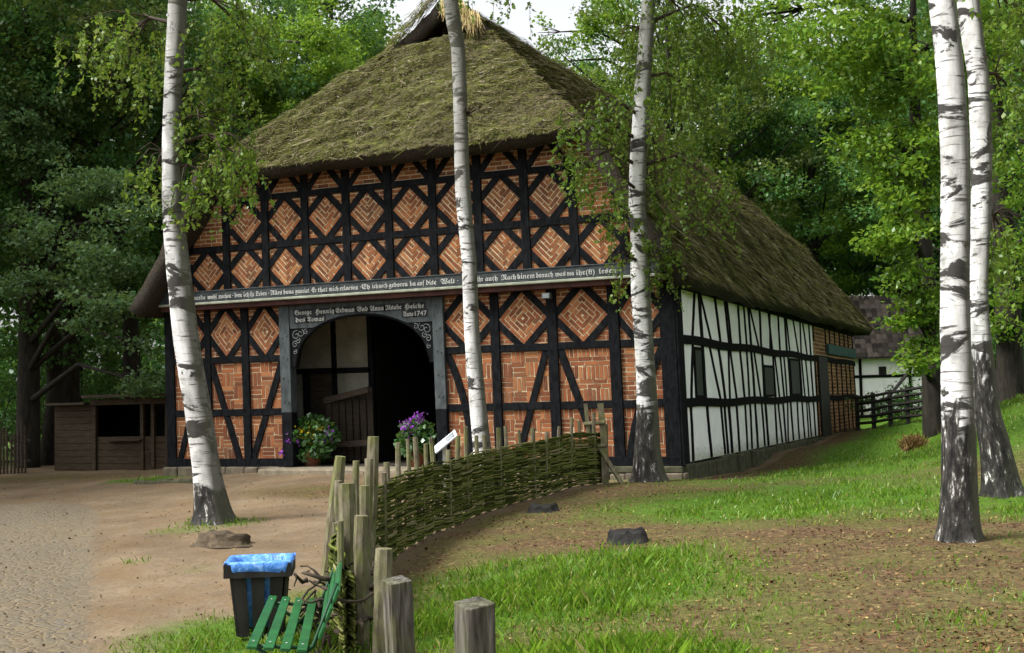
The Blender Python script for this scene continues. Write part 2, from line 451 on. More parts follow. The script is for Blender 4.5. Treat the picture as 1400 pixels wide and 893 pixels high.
def masks(x, y):
    x = np.asarray(x, float); y = np.asarray(y, float)
    fx = np.interp(y, FY, FX)
    right = 1 / (1 + np.exp(np.clip(-(x - fx - .25) * 6, -50, 50))) * (y < .2) + (y >= .2) * (x > 11.3)
    g = np.zeros_like(x)
    for (c, r, w) in GREEN:
        g = np.maximum(g, w * np.exp(-((x - c[0]) ** 2 + (y - c[1]) ** 2) / (r * r) * .7))
    wob = .5 + .5 * np.sin(x * 3.1 + np.sin(y * 2.3) * 1.4) * np.sin(y * 2.7 + np.sin(x * 1.9))
    g = np.clip(g * (.72 + .45 * wob), 0, 1)
    pat = .5 + .5 * np.sin(x * .9 + 1.7 * np.sin(y * .63 + .4)) * np.sin(y * .83 + 1.3 * np.sin(x * .71))
    strip = np.exp(-((x - fx - 1.3) / 1.3) ** 2) * np.clip((y + 10) / 2, 0, 1)
    g = np.maximum(g, right * (.06 + .30 * wob * pat) * (1 - .7 * strip))
    # far meadow on the right
    g = np.maximum(g, np.clip((y - 2) / 4, 0, 1) * (x > 12.4) * .95)
    g = np.maximum(g, np.clip((y - 22) / 2, 0, 1) * .9)
    g = np.maximum(g, np.clip((-7.5 - x) / 3, 0, 1) * np.clip((y + 2) / 4, 0, 1) * .55)
    # cobbled track on the left
    a, b = (10.45, -14.1), (2.95, -5.45)
    nxy = ((b[1] - a[1]), -(b[0] - a[0])); L = math.hypot(*nxy)
    dist = ((x - a[0]) * nxy[0] + (y - a[1]) * nxy[1]) / L
    cob = 1 / (1 + np.exp(np.clip((dist + .1) * 7, -50, 50))) * np.clip((-3.6 - y) / 1.5, 0, 1)
    g = np.where((y > -.3) & (y < 24) & (x > 10.9), g * np.clip((x - 11.5) / 1.3, .12, 1), g)
    lit = np.where(y > .2, right * (1 - g) * .8, right * (1 - g))
    lit = np.maximum(lit, np.exp(-(((x - 6.4) / 2.4) ** 2 + ((y + 3.0) / 1.1) ** 2)) * .8)
    lit = np.maximum(lit, np.exp(-(((x + 3) / 5) ** 2 + ((y - .5) / 1.6) ** 2)) * .55)
    return cob, g, lit


def axis_pts(lo, hi, a, b, step, far):
    mid = list(np.arange(a, b + 1e-6, step))
    left, s, v = [], step, a
    while v > lo: s *= 1.22; v -= s; left.append(v)
    rgt, s, v = [], step, b
    while v < hi: s *= 1.22; v += s; rgt.append(v)
    return np.array(left[::-1] + mid + rgt)


def ground():
    xs = axis_pts(-420, 420, -9, 24, .15, 0); ys = axis_pts(-420, 420, -19.5, 26, .15, 0)
    X, Y = np.meshgrid(xs, ys); Z = gz(X.ravel(), Y.ravel())
    nx, ny = len(xs), len(ys)
    V = np.stack([X.ravel(), Y.ravel(), Z], 1)
    i = np.arange(nx * ny).reshape(ny, nx)
    F = np.stack([i[:-1, :-1].ravel(), i[:-1, 1:].ravel(), i[1:, 1:].ravel(), i[1:, :-1].ravel()], 1)
    me = bpy.data.meshes.new('ground')
    me.vertices.add(len(V)); me.vertices.foreach_set('co', V.ravel())
    me.loops.add(F.size); me.loops.foreach_set('vertex_index', F.ravel().astype(np.int32))
    me.polygons.add(len(F)); me.polygons.foreach_set('loop_start', np.arange(0, F.size, 4, dtype=np.int32))
    me.update()
    me.polygons.foreach_set('use_smooth', [True] * len(F))
    c, g, l = masks(V[:, 0], V[:, 1])
    at_ = me.color_attributes.new('soil', 'FLOAT_COLOR', 'POINT')
    at_.data.foreach_set('color', np.stack([c, g, l, np.ones_like(c)], 1).ravel().astype(np.float32))
    m, nt, b = M('yard_soil', .95, .08)
    v = coords(nt)
    A = N(nt, 'ShaderNodeAttribute', attribute_name='soil'); sp = N(nt, 'ShaderNodeSeparateColor'); nt.links.new(A.outputs['Color'], sp.inputs[0])
    n1 = nz(nt, v, .7, 6, .65); n2 = nz(nt, v, 9, 6, .7); n3 = nz(nt, v, 45, 4, .6)
    dirt = ramp(nt, n1, [(.3, (.075, .056, .037)), (.5, (.145, .11, .073)), (.72, (.235, .185, .125))])
    dirt = mix(nt, ramp(nt, n2, [(.4, .0), (.72, .55)]), dirt, (.15, .105, .06))
    dirt = mix(nt, ramp(nt, n3, [(.62, 0), (.72, .6)]), dirt, (.42, .34, .22))
    vo = N(nt, 'ShaderNodeTexVoronoi', feature='F1'); vo.inputs['Scale'].default_value = 8.5; nt.links.new(v, vo.inputs['Vector']); vo.inputs['Randomness'].default_value = .85
    ve = N(nt, 'ShaderNodeTexVoronoi', feature='DISTANCE_TO_EDGE'); ve.inputs['Scale'].default_value = 8.5; nt.links.new(v, ve.inputs['Vector']); ve.inputs['Randomness'].default_value = .85
    sc_ = N(nt, 'ShaderNodeSeparateColor'); nt.links.new(vo.outputs['Color'], sc_.inputs[0])
    stone = ramp(nt, sc_.outputs[0], [(0, (.075, .074, .068)), (.35, (.12, .11, .092)), (.65, (.17, .15, .115)), (.85, (.15, .095, .065)), (1, (.10, .11, .112))])
    cobc = mix(nt, ramp(nt, ve.outputs['Distance'], [(.02, 1), (.11, 0)]), stone, (.19, .15, .085))
    cobc = mix(nt, ramp(nt, n2, [(.34, .1), (.56, .85)]), cobc, (.13, .108, .072)); cobc = mix(nt, ramp(nt, n1, [(.4, 0), (.6, .6)]), cobc, (.115, .10, .075))
    grs = ramp(nt, n2, [(.3, (.03, .075, .007)), (.6, (.06, .13, .010)), (.8, (.10, .12, .025))])
    lit = ramp(nt, n2, [(.3, (.032, .021, .012)), (.55, (.075, .046, .025)), (.75, (.135, .088, .046))])
    vl = N(nt, 'ShaderNodeTexVoronoi', feature='F1'); vl.inputs['Scale'].default_value = 26; nt.links.new(v, vl.inputs['Vector'])
    sl = N(nt, 'ShaderNodeSeparateColor'); nt.links.new(vl.outputs['Color'], sl.inputs[0])
    lit = mix(nt, ramp(nt, sl.outputs[0], [(.0, 0), (.45, .15), (.8, .75)]), lit, ramp(nt, sl.outputs[1], [(0, (.03, .02, .012)), (.3, (.10, .055, .028)), (.6, (.17, .10, .05)), (.85, (.09, .10, .025)), (1, (.32, .22, .11))]))
    pch = nz(nt, v, 1.3, 5, .65)
    lit = mix(nt, ramp(nt, pch, [(.42, 0), (.66, .6)]), lit, (.075, .095, .022))
    dirt = mix(nt, ramp(nt, pch, [(.46, 0), (.64, .65)]), dirt, (.15, .10, .052)); dirt = mix(nt, ramp(nt, nz(nt, v, 20, 5, .7), [(.5, 0), (.68, .5)]), dirt, (.12, .082, .045))
    dirt = mix(nt, ramp(nt, sl.outputs[0], [(.88, 0), (.95, .55)]), dirt, (.13, .085, .045))
    def wob(s, k=.35):
        mm = N(nt, 'ShaderNodeMath', operation='MULTIPLY_ADD'); nt.links.new(n2, mm.inputs[0]); mm.inputs[1].default_value = k; nt.links.new(s, mm.inputs[2])
        return mm.outputs[0]
    c = mix(nt, ramp(nt, wob(sp.outputs[0], 1.1), [(.8, 0), (1.25, .9)]), dirt, cobc)
    c = mix(nt, ramp(nt, wob(sp.outputs[2]), [(.35, 0), (.75, .9)]), c, lit)
    c = mix(nt, ramp(nt, wob(sp.outputs[1]), [(.35, 0), (.8, .95)]), c, grs)
    nt.links.new(c, b.inputs['Base Color'])
    cm = N(nt, 'ShaderNodeMath', operation='MULTIPLY'); nt.links.new(sp.outputs[0], cm.inputs[0])
    nt.links.new(ramp(nt, ve.outputs['Distance'], [(0, 0), (.16, 1)]), cm.inputs[1])
    h = N(nt, 'ShaderNodeMath', operation='MULTIPLY_ADD'); nt.links.new(cm.outputs[0], h.inputs[0]); h.inputs[1].default_value = .6; nt.links.new(n2, h.inputs[2])
    bump(nt, b, h.outputs[0], .7, .035)
    me.materials.append(m)
    o = bpy.data.objects.new('ground', me); COL.objects.link(o)
    tag(o, 'sandy yard with worn cobbles and mown grass round the farmhouse', kind='structure')


ground()


# ------------------------------------------------------------------ bulk quads (leaves, blades)
def quads(name, V, mat, parent=None):
    """V: (N,4,3) corner positions -> one mesh"""
    n = len(V)
    me = bpy.data.meshes.new(name)
    me.vertices.add(n * 4); me.vertices.foreach_set('co', V.reshape(-1).astype(np.float32))
    me.loops.add(n * 4); me.loops.foreach_set('vertex_index', np.arange(n * 4, dtype=np.int32))
    me.polygons.add(n); me.polygons.foreach_set('loop_start', np.arange(0, n * 4, 4, dtype=np.int32))
    me.update()
    me.materials.append(mat)
    o = bpy.data.objects.new(name, me); COL.objects.link(o)
    if parent is not None: o.parent = parent
    return o


def unit(a): return a / (np.linalg.norm(a, axis=1, keepdims=True) + 1e-9)


def leaves(P, L, aspect=.6, up=.7, droop=.3, rng=NP):
    n = len(P)
    nrm = unit(rng.normal(size=(n, 3)) + np.array([0, 0, up]) * 1.6)
    d = rng.normal(size=(n, 3)); d[:, 2] -= droop * 1.5
    d = unit(d - nrm * np.sum(d * nrm, 1, keepdims=True))
    s = np.cross(nrm, d)
    L = np.asarray(L).reshape(-1, 1) * np.ones((n, 1))
    W = L * aspect
    fold = nrm * W * .18
    a = P; b = P + d * L * .45 + s * W * .5 - fold; c = P + d * L; e = P + d * L * .45 - s * W * .5 - fold
    return np.stack([a, b, c, e], 1)


# ------------------------------------------------------------------ the farmhouse
HOUSE = empty('farmhouse', 'black timber framed farmhouse with brick gable and mossy thatched roof', 'farmhouse', (0, 0, 0))


def sh(mb):
    """lean the house frame"""
    mb.v = [(x + LEAN * z, y, z) for x, y, z in mb.v]
    return mb


def hb(name, mb, mat, parent=HOUSE, smooth=False, bevel=0.0, label=None):
    o = sh(mb).build(name, mat, parent, smooth, bevel)
    if label: o['label'] = label
    return o


def clip(poly, a, b):
    """keep the part of a convex polygon left of a->b"""
    out = []
    n = len(poly)
    def side(p): return (b[0] - a[0]) * (p[1] - a[1]) - (b[1] - a[1]) * (p[0] - a[0])
    for i in range(n):
        p, q = poly[i], poly[(i + 1) % n]
        sp_, sq = side(p), side(q)
        if sp_ >= 0: out.append(p)
        if (sp_ > 0 and sq < 0) or (sp_ < 0 and sq > 0):
            t = sp_ / (sp_ - sq); out.append((p[0] + (q[0] - p[0]) * t, p[1] + (q[1] - p[1]) * t))
    return out


def clip_to(poly, region):
    for i in range(len(region)):
        poly = clip(poly, region[i], region[(i + 1) % len(region)])
        if len(poly) < 3: return []
    return poly


def parea(p): return abs(sum(p[i][0] * p[(i + 1) % len(p)][1] - p[(i + 1) % len(p)][0] * p[i][1] for i in range(len(p)))) / 2


def rows(region, org, ang, bl=.25, bh=.064, j=.018, shift=.5, off=0):
    """coursed bricks in a rotated grid, clipped to a convex ccw region"""
    if len(region) < 3: return []
    ca, sa = math.cos(ang), math.sin(ang)
    loc = [((x - org[0]) * ca + (z - org[1]) * sa, -(x - org[0]) * sa + (z - org[1]) * ca) for x, z in region]
    u0, u1 = min(p[0] for p in loc), max(p[0] for p in loc); v0, v1 = min(p[1] for p in loc), max(p[1] for p in loc)
    out = []
    pv = bh + j; pu = bl + j
    for r in range(math.floor(v0 / pv), math.ceil(v1 / pv) + 1):
        sft = off + (r % 2) * shift * pu + R.uniform(-.02, .02)
        for k in range(math.floor((u0 - sft) / pu), math.ceil((u1 - sft) / pu) + 1):
            a0, a1 = k * pu + sft + j / 2, (k + 1) * pu + sft - j / 2
            b0, b1 = r * pv + j / 2, (r + 1) * pv - j / 2
            e = .004
            q = [(a0 + R.uniform(-e, e), b0 + R.uniform(-e, e)), (a1, b0 + R.uniform(-e, e)), (a1 + R.uniform(-e, e), b1), (a0, b1 + R.uniform(-e, e))]
            q = [(org[0] + u * ca - v * sa, org[1] + u * sa + v * ca) for u, v in q]
            q = clip_to(q, region)
            if len(q) >= 3 and parea(q) > .0004: out.append(q)
    return out


def shrink(poly, d):
    c = (sum(p[0] for p in poly) / len(poly), sum(p[1] for p in poly) / len(poly))
    n = len(poly); ls = []
    for i in range(n):
        a, b = poly[i], poly[(i + 1) % n]; L = math.dist(a, b); nx, nz_ = -(b[1] - a[1]) / L, (b[0] - a[0]) / L
        ls.append(((a[0] + nx * d, a[1] + nz_ * d), (b[0] + nx * d, b[1] + nz_ * d)))
    out = list(poly)
    for a, b in ls: out = clip(out, a, b)
    return out


def panel(name, region, bricks, y, mat, axis='y', thick=.008, back=.05, label=None):
    """mortar slab with bricks standing proud of it; the outer side looks along -y (or +x)"""
    mb = MB(); sgn = -1 if axis == 'y' else 1
    mb.prism(region, axis, y, y - sgn * back, 1)
    for q in bricks:
        t = thick + R.uniform(-.003, .003)
        n = len(q)
        vs = [((p[0], y + sgn * t, p[1]) if axis == 'y' else (y + sgn * t, p[0], p[1])) for p in q] + [((p[0], y - sgn * .004, p[1]) if axis == 'y' else (y - sgn * .004, p[0], p[1])) for p in q]
        fs = [tuple(range(n))] + [(i, i + n, (i + 1) % n + n, (i + 1) % n) for i in range(n)]
        mb.add(vs, fs, 0)
    return hb(name, mb, [mat, MORTAR], label=label)


def rect(x0, x1, z0, z1): return [(x0, z0), (x1, z0), (x1, z1), (x0, z1)]


def basket(region, x0, x1, z0, z1, s=.27, mode=0):
    out = []
    nx = max(1, round((x1 - x0) / s)); nz_ = max(1, round((z1 - z0) / s))
    sx, sz = (x1 - x0) / nx, (z1 - z0) / nz_
    for i in range(nx):
        for k in range(nz_):
            a, b = x0 + i * sx, z0 + k * sz
            cell = rect(a, a + sx, b, b + sz)
            cell = clip_to(cell, region)
            if len(cell) < 3: continue
            if (i + k + mode) % 2: out += rows(cell, (a, b), 0, bl=sx - .017, bh=sz / 3 - .017, shift=0)
            else: out += rows(cell, (a + sx, b), math.pi / 2, bl=sz - .017, bh=sx / 3 - .017, shift=0)
    return out


YL, YU = 0.0, -0.12           # brick planes below and above the inscription beam
ZS, Z1, Z2, Z3 = .0, 1.07, 2.15, 3.2
POSTS = [(0.0, .22), (1.0, 1.14), (1.92, 2.09), (7.46, 7.63), (8.6, 8.79), (9.77, 9.97), (10.72, 11.0)]
DOORX0, DOORX1 = 2.86, 6.52

# lower storey: brick panels
bays_l = [(.22, 1.0), (1.14, 1.92), (2.09, 2.86), (6.52, 7.46), (7.63, 8.6), (8.79, 9.77), (9.97, 10.72)]
for bi, (a, b) in enumerate(bays_l):
    A, B = a - .04, b + .04
    for (z0, z1) in ((.12, Z1), (Z1, Z2)):
        reg = rect(A, B, z0, z1)
        if bi == 5 and z0 > 1:
            br = []
            z = z0 + .05
            while z < z1:
                br += rows(clip_to(rect(A, B, z, z + .25), reg), (A, z), math.pi / 2, bl=.233, bh=.062, shift=0) if True else []
                br += rows(clip_to(rect(A, B, z + .25, z + .41), reg), (A, z + .25), 0)
                z += .41
        elif bi == 6: br = basket(reg, A, B, z0, z1, .25, 1) if z0 < 1 else rows(reg, (A, z0), 0)
        else: br = basket(reg, A, B, z0, z1, .27, bi)
        panel('brick_panel', reg, br, YL, BRICK_LOW)
    reg = rect(A, B, Z2, Z3)
    panel('brick_panel', reg, rows(reg, (A, Z2), 0), YL, BRICK_LOW)
    c, hw, hh, zc = (a + b) / 2, (b - a) / 2 + .0, .49, 2.69
    dia = [(c, zc - hh), (c + hw, zc), (c, zc + hh), (c - hw, zc)]
    bb = []
    for k in range(4):
        p, q = dia[k], dia[(k + 1) % 4]
        ang = math.atan2(q[1] - p[1], q[0] - p[0])
        bb += rows([p, q, (c, zc)], p, ang, bl=.24, off=R.uniform(0, .2))
    panel('diamond_panel', dia, bb, YL - .012, BRICK_LOW, back=.03)

# upper gable wall
PITCH = .945
CENT = [1.215 + PITCH * k for k in range(10)]
UPOSTS = [CENT[0] - PITCH / 2 + PITCH * k for k in range(11)]
gable = [(.15, 3.5), (10.85, 3.5), (9.62, 5.92), (1.38, 5.92)]
reg = gable
panel('gable_brickwork', reg, rows(reg, (0, 3.5), 0, bl=.24), YU, BRICK_UP, back=.1)
ROWS = [(3.94, .415), (4.90, .415)]
dias = []
for ri, (zc, hh) in enumerate(ROWS):
    for k, c in enumerate(CENT):
        if ri == 1 and k in (0, 9): continue
        hw = .395
        dia = [(c, zc - hh), (c + hw, zc), (c, zc + hh), (c - hw, zc)]
        dia_c = clip_to(dia, [(.5, 3.5), (10.5, 3.5), (9.5, 5.9), (1.5, 5.9)])
        if len(dia_c) < 3: continue
        ang = math.atan2(hh, hw)
        bb = rows(clip_to(dia_c, [(c, 0), (c + 2, 0), (c + 2, 9), (c, 9)]), (c, zc - hh), ang, bl=.235, off=R.uniform(0, .2))
        bb += rows(clip_to(dia_c, [(c - 2, 0), (c, 0), (c, 9), (c - 2, 9)]), (c, zc - hh), -ang, bl=.235, off=R.uniform(0, .2))
        panel('diamond_panel', dia_c, bb, YU - .012, BRICK_UP, back=.03)
        dias.append((ri, c, zc))


def beam2(name, a, b, w, y0, y1, mat=TIMBER, label=None, parent=HOUSE, curve=0.0, bevel=.006, w2=None):
    """timber between facade points a and b (x,z), width w, from y0 to y1; curve bows it sideways"""
    n = 1 if not curve else 8
    L = math.dist(a, b); tx, tz = (b[0] - a[0]) / L, (b[1] - a[1]) / L
    nx, nz_ = -tz, tx
    l, r = [], []
    for i in range(n + 1):
        t = i / n; o = curve * 4 * t * (1 - t)
        ww = w + ((w2 or w) - w) * t
        j = R.uniform(-.006, .006)
        cx, cz = a[0] + (b[0] - a[0]) * t + nx * (o + j), a[1] + (b[1] - a[1]) * t + nz_ * (o + j)
        l.append((cx + nx * ww / 2, cz + nz_ * ww / 2)); r.append((cx - nx * ww / 2, cz - nz_ * ww / 2))
    mb = MB()
    for i in range(n):
        mb.prism([r[i], r[i + 1], l[i + 1], l[i]], 'y', y0, y1)
    return hb(name, mb, mat, parent, bevel=bevel if n == 1 else 0, label=label)


# lower posts, rails, braces
for k, (a, b) in enumerate(POSTS):
    c = (a + b) / 2
    beam2('post', (c, .1), (c + R.uniform(-.01, .01), 3.24), b - a, YL - .055 - .002 * k, YL + .12, label='thick black corner post at the white side wall' if k == 6 else None)
def rail_span(x0, x1, z, w):
    beam2('rail', (x0, z), (x1, z + R.uniform(-.012, .012)), w, YL - .045 - R.uniform(0, .006), YL + .1)
for a, b in bays_l:
    rail_span(a - .03, b + .03, Z1, .14); rail_span(a - .03, b + .03, Z2, .13)
for x0, x1 in ((0, DOORX0), (DOORX1, 11.0)):
    beam2('sill_beam', (x0, .06), (x1, .06), .17, YL - .075, YL + .14)
for (a, b, c, w) in [((1.13, 2.1), (1.78, .12), 0, .14), ((2.86, 2.1), (2.10, .12), 0, .14), ((.3, .12), (.95, 2.1), 0, .13), ((6.55, 2.08), (6.98, .12), .11, .14), ((8.56, 2.1), (7.9, .12), 0, .13), ((8.82, 2.1), (9.5, .12), 0, .14), ((10.76, 2.1), (10.05, .12), -.08, .14)]:
    beam2('brace', a, b, w, YL - .036, YL + .06, curve=c)
for bi, (a, b) in enumerate(bays_l):
    c, zc = (a + b) / 2, 2.69
    hx, hz = (b - a) / 2 + .085, .575
    for (sx, sz) in ((1, 1), (1, -1), (-1, 1), (-1, -1)):
        p, q = (c, zc + sz * hz), (c + sx * hx, zc)
        beam2('lattice_brace', p, q, .125, YL - .034 - R.uniform(0, .004), YL + .05, bevel=.004)

# inscription beam with mouldings
mb = MB(); mb.box((.1, YU - .20, 3.335), (10.9, YL + .05, 3.555)); INS = hb('inscription_beam', mb, [simple('beam_grey', (.014, .018, .02), (.055, .066, .066), 14, (.4, 1, 1), .7, .3, .006)], bevel=.01)
mb = MB(); mb.box((.1, YU - .215, 3.551), (10.9, YU - .02, 3.568)); hb('ledge', mb, [GREYWOOD], parent=INS)
mb = MB(); mb.box((.1, YU - .235, 3.282), (10.9, YL + .05, 3.334)); hb('moulding', mb, [MOULD], parent=INS, bevel=.012)
mb = MB(); mb.box((.1, YU - .16, 3.19), (10.9, YL + .05, 3.281)); hb('lower_board', mb, [REDBOARD], parent=INS)


def frak(s):
    o = ''
    for c in s:
        if 'A' <= c <= 'Z': o += chr(0x1D56C + ord(c) - 65)
        elif 'a' <= c <= 'z': o += chr(0x1D586 + ord(c) - 97)
        else: o += c
    return o


def word(txt, x0, x1, z0, h, y, parent, mat=WHITEPAINT, slope=0.0):
    cu = bpy.data.curves.new('lettering', 'FONT'); cu.body = frak(txt); cu.size = 1.0; cu.extrude = .01; cu.offset = .004; cu.resolution_u = 3
    t = bpy.data.objects.new('lettering', cu); COL.objects.link(t)
    bpy.context.view_layer.update()
    me = bpy.data.meshes.new_from_object(t.evaluated_get(bpy.context.evaluated_depsgraph_get()))
    bpy.data.objects.remove(t); bpy.data.curves.remove(cu)
    n = len(me.vertices); co = np.empty(n * 3); me.vertices.foreach_get('co', co); co = co.reshape(-1, 3)
    mn, mx = co.min(0), co.max(0)
    sx = (x1 - x0) / (mx[0] - mn[0])
    X = x0 + (co[:, 0] - mn[0]) * sx; Z = z0 + co[:, 1] * h / .95; Y = y - co[:, 2] * .5
    X = X + LEAN * Z
    me.vertices.foreach_set('co', np.stack([X, Y, Z], 1).ravel()); me.update()
    me.materials.clear(); me.materials.append(mat)
    o = bpy.data.objects.new('lettering', me); COL.objects.link(o); o.parent = parent
    return o


def fx(px):          # photo column on the beam front -> facade x
    d = CF + CR * (px - 700) / FPX - CU * (400 - 446.5) / FPX
    P = CAM + d * ((YU - .2) - CAM[1]) / d[1]
    return P[0] - LEAN * 3.4


for txt, a, b in [('werde', 263, 281), ('wohl', 284, 297), ('machen ·', 299, 319), ('den', 321, 331), ('ich', 333, 341), ('ihr', 342, 348), ('Leben ·', 350, 368), ('Alles', 370, 386), ('bona', 388, 402), ('gemeint ·', 404, 426), ('Er', 427, 433), ('that', 435, 448), ('mich', 450, 463), ('erloesen ·', 465, 494), ('Eh', 495, 506), ('ich', 509, 517), ('noch', 518, 530), ('geboren', 532, 558), ('ba', 561, 569), ('auf', 571, 581), ('dise', 583, 597), ('Welt ·', 603, 627), ('mit', 640, 648), ('ihr', 653, 661), ('auch', 664, 681), ('Nach', 686, 706), ('kinem', 708, 732), ('brauch', 734, 757), ('was', 760, 774), ('von', 776, 786), ('ihr(8)', 788, 814), ('lesen', 820, 844)]:
    word(txt, fx(a), fx(b), 3.39, .125, YU - .203, INS)

# upper posts and rails
for k, c in enumerate(UPOSTS):
    top = 5.92 if 1 <= k <= 9 else 4.3
    if k in (1, 9): top = 5.5
    if k in (0, 10): top = 4.15
    beam2('upper_post', (c, 3.56), (c + R.uniform(-.01, .01), top), .165, YU - .052 - .001 * (k % 3), YU + .06)
for z, w, x0, x1 in ((4.42, .135, .62, 10.38), (5.40, .12, 1.12, 9.88), (5.93, .14, 1.35, 9.65)):
    beam2('gable_rail', (x0, z), (x1, z), w, YU - .046, YU + .06)
for ri, c, zc in dias:
    hx, hz = .475, .495
    for (sx, sz) in ((1, 1), (1, -1), (-1, 1), (-1, -1)):
        p, q = (c, zc + sz * hz), (c + sx * hx, zc)
        beam2('gable_lattice_brace', p, q, .13, YU - .032 - R.uniform(0, .004), YU + .04, bevel=.004)
for k in range(1, 10):
    c = UPOSTS[k]
    for sx in (-1, 1):
        if (k == 1 and sx < 0) or (k == 9 and sx > 0): continue
        beam2('head_brace', (c + sx * .05, 5.44), (c + sx * .44, 5.93), .12, YU - .034, YU + .04)
for sx, a, b in ((1, (10.86, 3.3), (9.62, 5.9)), (-1, (.14, 3.3), (1.38, 5.9))):
    beam2('verge_beam', a, b, .24, YU - .09, YU + .1)

# great door: jambs, lintel board with arch, carved spandrels
def arch_z(x):
    cx, a = 4.695, 1.5
    t = max(0., 1 - ((x - cx) / a) ** 2)
    return 1.95 + 1.0 * t ** .42 if t > 0 else 1.95


n = 40
xs = [3.10 + (6.29 - 3.10) * i / n for i in range(n + 1)]
mb = MB()
for i in range(n):
    a, b = xs[i], xs[i + 1]
    za, zb = max(2.72, arch_z(a)), max(2.72, arch_z(b))
    mb.prism([(a, za), (b, zb), (b, 3.185), (a, 3.185)], 'y', YL - .075, YL + .1)
BOARD = DOOR = hb('door_frame', mb, [GREYWOOD])
for x0, x1 in ((DOORX0, 3.10), (6.29, DOORX1)):
    mb = MB(); mb.box((x0, YL - .1, 1.05), (x1, YL + .12, 3.185)); hb('jamb', mb, [GREYWOOD], parent=DOOR, bevel=.01)
    mb = MB(); mb.box((x0, YL - .098, -.02), (x1, YL + .12, 1.049)); hb('jamb_foot', mb, [TIMBER], parent=DOOR, bevel=.01)
for half in (xs[:n // 2 + 1], xs[n // 2:]):
    mb = MB()
    for a, b in zip(half[:-1], half[1:]):
        za, zb = arch_z(a), arch_z(b)
        if za < 2.72 or zb < 2.72:
            mb.prism([(a, min(za, 2.719)), (b, min(zb, 2.719)), (b, 2.72), (a, 2.72)], 'y', YL - .06, YL + .1)
    hb('spandrel', mb, [TIMBER], parent=DOOR)
# dark rim of the arch
mb = MB()
pts = [(x, YL - .03, arch_z(x) - .02) for x in [3.19 + (6.2 - 3.19) * i / 48 for i in range(49)]]
mb.tube(pts, .035, 6)
hb('arch_rim', mb, [TIMBER], parent=DOOR, smooth=True)
# carved scrolls in the spandrels
mb = MB()
for sgn, cx in ((1, 3.14), (-1, 6.25)):
    for (ox, oz, r0, tw) in ((.10, 2.58, .10, 1.0), (.20, 2.62, .085, -1.0), (.07, 2.40, .07, 1.0), (.33, 2.64, .06, 1.0), (.06, 2.25, .05, -1.), (.14, 2.47, .06, -1.)):
        pp = []
        for i in range(22):
            a = i / 21 * 2.4 * math.pi * tw + 1.1; r = r0 * (1 - i / 26)
            pp.append((cx + sgn * (ox + r * math.cos(a)), YL - .065, oz + r * math.sin(a)))
        mb.tube(pp, .008, 5)
hb('scroll_carving', mb, [simple('faded_carving_paint', (.05, .06, .06), (.26, .28, .27), 30, bs=0)], parent=DOOR, smooth=True)


def fd(px):
    d = CF + CR * (px - 700) / FPX - CU * (425 - 446.5) / FPX
    P = CAM + d * ((YL - .08) - CAM[1]) / d[1]
    return P[0] - LEAN * 3.0


mbp = MB()
for txt, a, b, z in [('George', 403, 426, 2.985), ('Hennig', 431, 457, 2.985), ('Erdman', 459, 485, 2.985), ('Vnd', 488, 503, 2.985), ('Anna', 506, 525, 2.985), ('Ilsabe', 527, 549, 2.985), ('Helcke', 553, 580, 2.985), ('des', 404, 417, 2.84), ('Tomas', 420, 443, 2.84), ('Anno', 551, 565, 2.84), ('1747', 567, 583, 2.84)]:
    x0, x1 = fd(a), fd(b)
    word(txt, x0, x1, z, .125, YL - .0815, BOARD)
    mbp.box((x0 - .035, YL - .079, z - .025), (x1 + .035, YL - .07, z + .115))
hb('letter_ground', mbp, [PLAQUE], parent=BOARD)
mb = MB()
for x in (2.93, 3.03, 6.36, 6.45):
    for k in range(5):
        z = 1.3 + k * .42 + R.uniform(-.05, .05)
        mb.box((x - .014, YL - .112, z - .014), (x + .014, YL - .098, z + .014))
hb('iron_nails', mb, [DULLMETAL], parent=DOOR)
# hall behind the door
mb = MB()
mb.box((.3, .2, -.06), (10.7, 12, -.02)); hb('hall_floor', mb, [HALLFLOOR])
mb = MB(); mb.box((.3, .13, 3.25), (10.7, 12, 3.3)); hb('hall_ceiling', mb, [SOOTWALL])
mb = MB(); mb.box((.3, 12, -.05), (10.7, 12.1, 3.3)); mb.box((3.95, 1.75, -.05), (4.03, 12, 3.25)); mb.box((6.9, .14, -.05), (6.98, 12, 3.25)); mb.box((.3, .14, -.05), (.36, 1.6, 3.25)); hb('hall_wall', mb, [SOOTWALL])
mb = MB()
for r_ in (rect(2.0, 3.03, 1.97, 3.2), rect(3.14, 3.92, 1.95, 3.2), rect(3.1, 3.92, .9, 1.84), rect(2.0, 2.30, .3, 1.9)):
    mb.prism(r_, 'y', 1.62, 1.7)
hb('porch_plaster', mb, [simple('dull_porch_plaster', (.16, .155, .12), (.36, .35, .28), 2, bs=.2)])  # panels coloured grey-beige, darker than the white limewash
for a, b, w in (((3.08, 0), (3.08, 3.2), .11), ((3.97, 0), (3.97, 3.2), .12), ((2.0, 1.91), (3.98, 1.90), .11), ((2.38, 0), (2.38, 1.9), .14)):
    beam2('porch_timber', a, b, w, 1.58, 1.72)
mb = MB(); mb.box((2.45, 1.64, 0), (3.03, 1.69, 1.86)); hb('porch_door', mb, [OLDWOOD])
mb = MB()
for k in range(7):                       # half leaf of the great door, standing open
    t0, t1 = k / 7, (k + 1) / 7 - .012
    x0, x1 = 3.22 + 1.0 * t0, 3.22 + 1.0 * t1
    ztop0, ztop1 = 1.33 + .2 * t0, 1.33 + .2 * t1
    mb.prism([(x0, .02), (x1, .02), (x1, ztop1), (x0, ztop0)], 'y', .98 + .25 * t0, 1.03 + .25 * t0)
LEAFD = hb('door_leaf', mb, [simple('shaded_door_boards', (.014, .011, .008), (.045, .034, .024), 5, (1, 1, 6), .85, .5, .01)])
